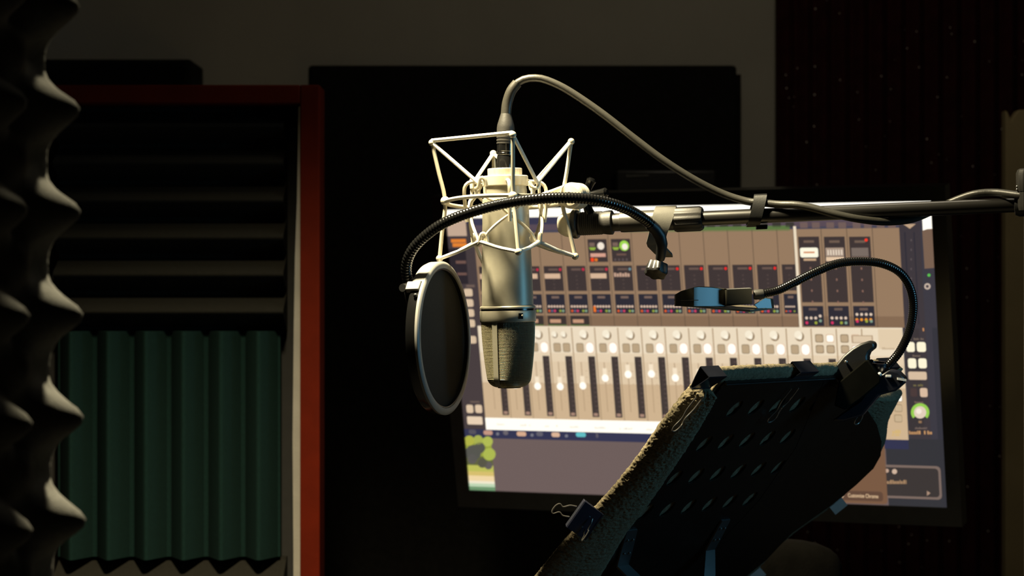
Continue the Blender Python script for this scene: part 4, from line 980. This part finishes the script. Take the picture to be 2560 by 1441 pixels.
# top fold peeping over the top edge
vs = []; nL, nG = 150, 14
for i in range(nL + 1):
    u = .022 + (DW - .06) * i / nL; hgt = .0105 + .0012 * math.sin(i * .05) 
    for g in range(nG + 1):
        a = math.pi * g / nG; p = ST(u, -.002 - hgt * math.sin(a), -.008 + .0068 * math.cos(a)); vs.append(terry(p, (p - ST(u, 0, -.008)).normalized(), .0009))
fs = [(i * (nG + 1) + g, (i + 1) * (nG + 1) + g, (i + 1) * (nG + 1) + g + 1, i * (nG + 1) + g + 1) for i in range(nL) for g in range(nG)]
MB().add(vs, fs).build('top_fold', M_towel, tow, sharp=None).data.shade_smooth()
# right drape, hanging wide of the plate
sweep_roll([(2262, 985), (2245, 1015), (2226, 1055), (2220, 1105), (2196, 1150), (2150, 1205), (2090, 1262), (2020, 1308), (1960, 1355), (1915, 1405), (1868, 1445), (1790, 1520)],
           [(2135, 1000), (2120, 1040), (2100, 1090), (2070, 1140), (2030, 1190), (1980, 1240), (1930, 1290), (1880, 1340), (1830, 1390), (1790, 1430), (1760, 1460), (1690, 1530)], 'right_fold', .6, edge=-.012, thick=.4, back=-.006, amp=.0012)

# ------------------------------------------------------------------ binder clips
M_clip = mat('black_clip_steel', (0.010, 0.011, 0.016), 0.25, var=.1, spec=.8)
M_silver = mat('silver_clip_steel', (0.60, 0.60, 0.58), 0.35, .1, var=.05)
M_blue = mat('blue_black_clip_steel', (0.012, 0.014, 0.028), 0.3, var=.1, spec=.8)
def clip(label, base, along_, outw, nrm, L, H, T, hbase=None, hdir=None, hlen=.03, m=None, two=True, group='binder clips on the music stand'):
    """base: middle of the clip's spine; along_: spine direction; outw: from the jaws to the spine; nrm: towards the camera side"""
    t = thing('binder_clip', base, label, 'binder clip', group); al = along_.normalized() * (L / 2); ou = outw.normalized(); nr = nrm.normalized()
    prof_ = [(-H, .0012), (-H * .5, T * .32), (-H * .04, T * .5), (0, T * .5), (0, -T * .5), (-H * .04, -T * .5), (-H * .5, -T * .32), (-H, -.0012)]
    MB().strip([(base + ou * a_ + nr * b_ - al, base + ou * a_ + nr * b_ + al) for a_, b_ in prof_], .0007).build('spring_body', m or M_clip, t, sharp=25)
    for sg in (1, -1):
        e = base - ou * H + nr * (.0012 * sg)
        MB().tube([e - al, e + al], .0011, 8).build('jaw_lip', m or M_clip, t)
    for hd in (hdir or []):
        b0 = hd[0]; hv = hd[1]; sid = along_.normalized()
        pts = [b0 - sid * L * .20, b0 - sid * L * .20 + hv * .35, b0 - sid * L * .10 + hv * .62, b0 - sid * L * .19 + hv * .86, b0 - sid * L * .10 + hv * 1.0, b0 + sid * L * .10 + hv * 1.0, b0 + sid * L * .19 + hv * .86, b0 + sid * L * .10 + hv * .62, b0 + sid * L * .20 + hv * .35, b0 + sid * L * .20]
        MB().tube(resample(catmull(pts, 6), .0012), .0007, 8).build('wire_handle', M_chrome, t)
    return t
# corner clip (top left)
cbp = ST(.012, -.0135, -.004)
clip('black binder clip on the top left corner of the music stand', cbp, sw_, -sd_, sn_, .030, .022, .014, hdir=[(ST(.004, .012, .006), sd_ * .042 + sn_ * .004 - sw_ * .004)])
# top edge, middle
tb = ST(.175, -.0140, -.004)
clip('black binder clip midway along the top edge, wire handle hanging down', tb, sw_, -sd_, sn_, .034, .022, .015, hdir=[(ST(.175, .0105, .003), sd_ * .045 + sn_ * .004 - sw_ * .002)])
# left edge clip
lp = onst(1438, 1283, -.009)
t3 = clip('dark blue-black binder clip on the towel at the left edge of the stand', lp, Vector((.58, 0, .815)), Vector((-.80, 0, .60)), Vector((0, -1, 0)), .031, .023, .026,
    hdir=[(lp + Vector((-.002, .002, .001)), Vector((-.019, .0, .0035))), (lp + Vector((.013, -.009, -.010)), Vector((-.004, -.003, -.013)))], m=M_blue)
# right end clip, under the lamp clamp
rp = ST(DW - .035, -.014, -.004)
clip('black binder clip at the top right, half under the lamp clamp', rp, sw_, -sd_, sn_, .032, .022, .014, hdir=[(ST(DW - .052, .012, .010), sd_ * .040 + sn_ * .012 - sw_ * .002)])
# silver clip low on the right edge, and one further down
def rclip(px, py, label, m, wire):
    p = onst(px, py, -.006); d = (onst(px - 30, py + 24, 0) - onst(px + 30, py - 24, 0)).normalized(); o_ = sn_.cross(d).normalized()
    if o_.x < 0: o_ = -o_
    clip(label, p, d, o_, sn_, .018, .020, .012, m=m, hdir=[(p - o_ * .004, o_ * .016 + Vector((0, 0, .004)))] if wire else None)
rclip(2096, 1266, 'silver binder clip poking out below the right edge of the stand', M_silver, False)
rclip(1893, 1440, 'silver wire-handled binder clip at the bottom right of the stand', M_silver, True)

# ================================================================== clip-on lamp
cl = thing('clip_lamp', ST(DW - .02, 0), 'black clip-on book lamp with a bendy neck, clamped to the stand', 'clip lamp')
DL0 = 2.465
M_matt = mat('matt_black_plastic', (0.005, 0.005, 0.004), 0.85, var=.15, spec=.0)
def pp(pts, D): return [P(x, y, D) for x, y in pts]
MB().prism(pp([(2078, 934), (2090, 912), (2108, 890), (2130, 872), (2152, 859), (2170, 853), (2182, 855), (2187, 864), (2184, 872), (2172, 882), (2168, 892), (2169, 903), (2150, 922), (2120, 946), (2095, 960)], DL0 + .006), (.007, .026, 0)).build('thumb_lever', M_black, cl, bevel=.0025)
MB().prism(pp([(2096, 957), (2163, 901), (2170, 901), (2202, 945), (2200, 958), (2150, 1000), (2112, 1026), (2085, 1015)], DL0), (.010, .034, 0)).build('jaw_block', M_matt, cl, bevel=.0018)
MB().prism(pp([(2190, 946), (2222, 925), (2246, 930), (2263, 947), (2262, 958), (2240, 978), (2196, 990), (2155, 1040), (2110, 1054), (2080, 1052), (2110, 1030), (2150, 1002)], DL0 + .004), (.008, .034, 0)).build('clamp_base', M_clip, cl, bevel=.0018)
MB().sphere(P(2115, 905, DL0 + .004), .0018, 10).build('hinge_pin', M_chrome, cl)
so = P(2196, 914, DL0 + .020)
MB().lathe(so, (.05, -.12, 1), [(-.010, .006), (-.006, .009), (.0, .0105), (.003, .0105), (.003, .0085), (-.001, .007)], seg=32).build('neck_socket', M_clip, cl)
MB().obox(P(2221, 941, DL0 + .003), Vector((.0028, 0, 0)), Vector((0, .0016, 0)), Vector((0, 0, .0013))).build('switch', M_silver, cl, bevel=.0004)
MB().sphere(P(2199, 936, DL0 + .003), .0022, 12).build('button', M_silver, cl)
MB().obox(P(2253, 949, DL0 + .006), Vector((.0045, 0, -.0008)), Vector((0, .006, 0)), Vector((0, 0, .0012))).build('edge_highlight', M_silver, cl)  # silver bar stands in for the cool highlight on the clamp's edge
gl = [P(2205, 930, DL0 + .018), P(2222, 912, DL0 + .016), P(2250, 878, DL0 + .012), P(2273, 828, DL0 + .004), P(2283, 772, DL0 - .004), P(2276, 722, DL0 - .012), P(2250, 682, DL0 - .018), P(2206, 660, DL0 - .024), P(2150, 654, DL0 - .028), P(2092, 660, DL0 - .032), P(2035, 682, DL0 - .036), P(1985, 707, DL0 - .040), P(1945, 726, DL0 - .043), P(1908, 735, DL0 - .045)]
goose(gl, .0044, pitch=.0024, amp=.05).build('bendy_neck', M_gloss, cl)
DH = DL0 - .045
MB().tube([P(1884, 737, DH), P(1888, 737, DH), P(1903, 736, DH), P(1909, 735, DH)], [.0048, .0052, .0052, .0048], 20).build('neck_ferrule', M_rubber, cl)
# lamp head: a humped paddle that narrows to the neck
near = [(1686, -.004), (1690, -.013), (1702, -.020), (1735, -.0225), (1746, -.0200), (1778, -.0085), (1812, .0005), (1818, -.0062), (1880, -.0062)]
far = [(1880, .0062), (1818, .0062), (1812, .010), (1778, .016), (1746, .0225), (1735, .024), (1702, .020), (1690, .012)]
plan = near + far
def topy(x): 
    xs = [1686, 1700, 1728, 1755, 1790, 1815, 1880]; ys = [736, 727, 718, 715.5, 718.5, 722.5, 719.5]
    for a, b, c, d in zip(xs, xs[1:], ys, ys[1:]):
        if x <= b: return c + (d - c) * (x - a) / (b - a)
    return ys[-1]
def boty(x): return 766 - max(0, (x - 1690)) * .004 if x < 1815 else 760.5
hb = MB(); n_ = len(plan)
top = [P(x, topy(x) + 2, DH + e) for x, e in plan]; topi = [P(1783 + (x - 1783) * .93, topy(x), DH + e * .80) for x, e in plan]; mid = [P(x, 750, DH + e) for x, e in plan]; bot = [P(x, boty(x), DH + e) for x, e in plan]
hv = topi + top + mid + bot; hf = [tuple(range(n_)), tuple(range(4 * n_ - 1, 3 * n_ - 1, -1))]
for l in range(3): hf += [(l * n_ + i, l * n_ + (i + 1) % n_, (l + 1) * n_ + (i + 1) % n_, (l + 1) * n_ + i) for i in range(n_)]
M_head = mat('glossy_lamp_plastic', (0.040, 0.038, 0.028), 0.34, var=.1, spec=.9)
hb.add(hv, hf).build('lamp_head', M_head, cl, sharp=28)
sm_ = [P(1686 + (x - 1686) * 1.0, 751, DH + e * 1.012) for x, e in near[:5]]
MB().tube(sm_, .0004, 6).build('seam_line', M_rubber, cl)
tr = [P(1696, 766, DH - .016), P(1876, 781, DH - .012), P(1930, 774, DH + .022), P(1745, 760, DH + .03)]
M_tray = mat('led_tray_plastic', (0.10, 0.085, 0.06), 0.4, var=.15)
MB().prism(tr, (0, 0, .0022)).build('led_tray', M_tray, cl, bevel=.0004)
led = MB()
for q in range(5):
    c = tr[0].lerp(tr[1], .15 + q * .17).lerp(tr[3].lerp(tr[2], .15 + q * .17), .5) - Vector((0, 0, .0004))
    MB().obox(c, (tr[1] - tr[0]).normalized() * .0055, (tr[3] - tr[0]).normalized() * .006, Vector((0, 0, .0006))).build('led_lens', M_gloss, cl)
MB().prism([P(1884, 762, DH + .004), P(1912, 744, DH + .012), P(1926, 746, DH + .016), P(1930, 773, DH + .018), P(1895, 773, DH + .006)], (.004, .012, 0)).build('end_wing', M_head, cl, bevel=.0008)

# ================================================================== office chair at the desk, only its headrest shows
ch = thing('office_chair', (0.275, 3.12, 0), 'black office chair, its padded headrest dimly seen below the monitor', 'chair')
M_leather = mat('worn_black_leather', (0.0028, 0.0025, 0.002), 0.9, spec=.03, var=.2, bump=.2, bscale=300)
def pad(c, sx_, sy_, sz_, name, m=M_leather, e=.45, seg=28):
    vs = []; fs = []; n2 = seg // 2; sg = lambda x: (1 if x >= 0 else -1) * abs(x) ** e
    for i in range(n2 + 1):
        for k in range(seg):
            a = -math.pi / 2 + math.pi * i / n2; b = 2 * math.pi * k / seg
            vs.append((c[0] + sx_ * sg(math.cos(a)) * sg(math.cos(b)), c[1] + sy_ * sg(math.cos(a)) * sg(math.sin(b)), c[2] + sz_ * sg(math.sin(a))))
    fs = [(i * seg + k, i * seg + (k + 1) % seg, (i + 1) * seg + (k + 1) % seg, (i + 1) * seg + k) for i in range(n2) for k in range(seg)]
    o = MB().add(vs, fs).build(name, m, ch, sharp=None); o.data.shade_smooth(); return o
hz = P(0, 1347, 2.90).z
pad((.275, 2.90, hz - .055), .125, .035, .055, 'headrest', e=.55)
pad((.275, 2.93, hz - .40), .21, .035, .26, 'backrest')
pad((.275, 3.12, .50), .23, .22, .04, 'seat')
MB().tube([(.275, 2.94, hz - .2), (.275, 2.925, hz - .05)], .012, 12).build('headrest_post', M_black, ch)
MB().tube([(.275, 2.96, hz - .5), (.275, 2.96, .46), (.275, 3.12, .44)], .018, 12).build('back_bracket', M_black, ch)
MB().lathe((.275, 3.12, .06), (0, 0, 1), [(0, .03), (.2, .03), (.2, .018), (.41, .018)], 20).build('gas_lift', M_black, ch)
for q in range(5):
    a = R(90 + 72 * q); d = Vector((math.cos(a), math.sin(a), 0)); o = Vector((.275, 3.12, .09))
    MB().tube([o, o + d * .24 + Vector((0, 0, -.03))], [.02, .012], 10).build('base_arm', M_black, ch)
    MB().sphere(o + d * .24 + Vector((0, 0, -.063)), .027, 12).build('castor', M_black, ch)

for o in list(bpy.data.objects):
    if '_o' in o: del o['_o']
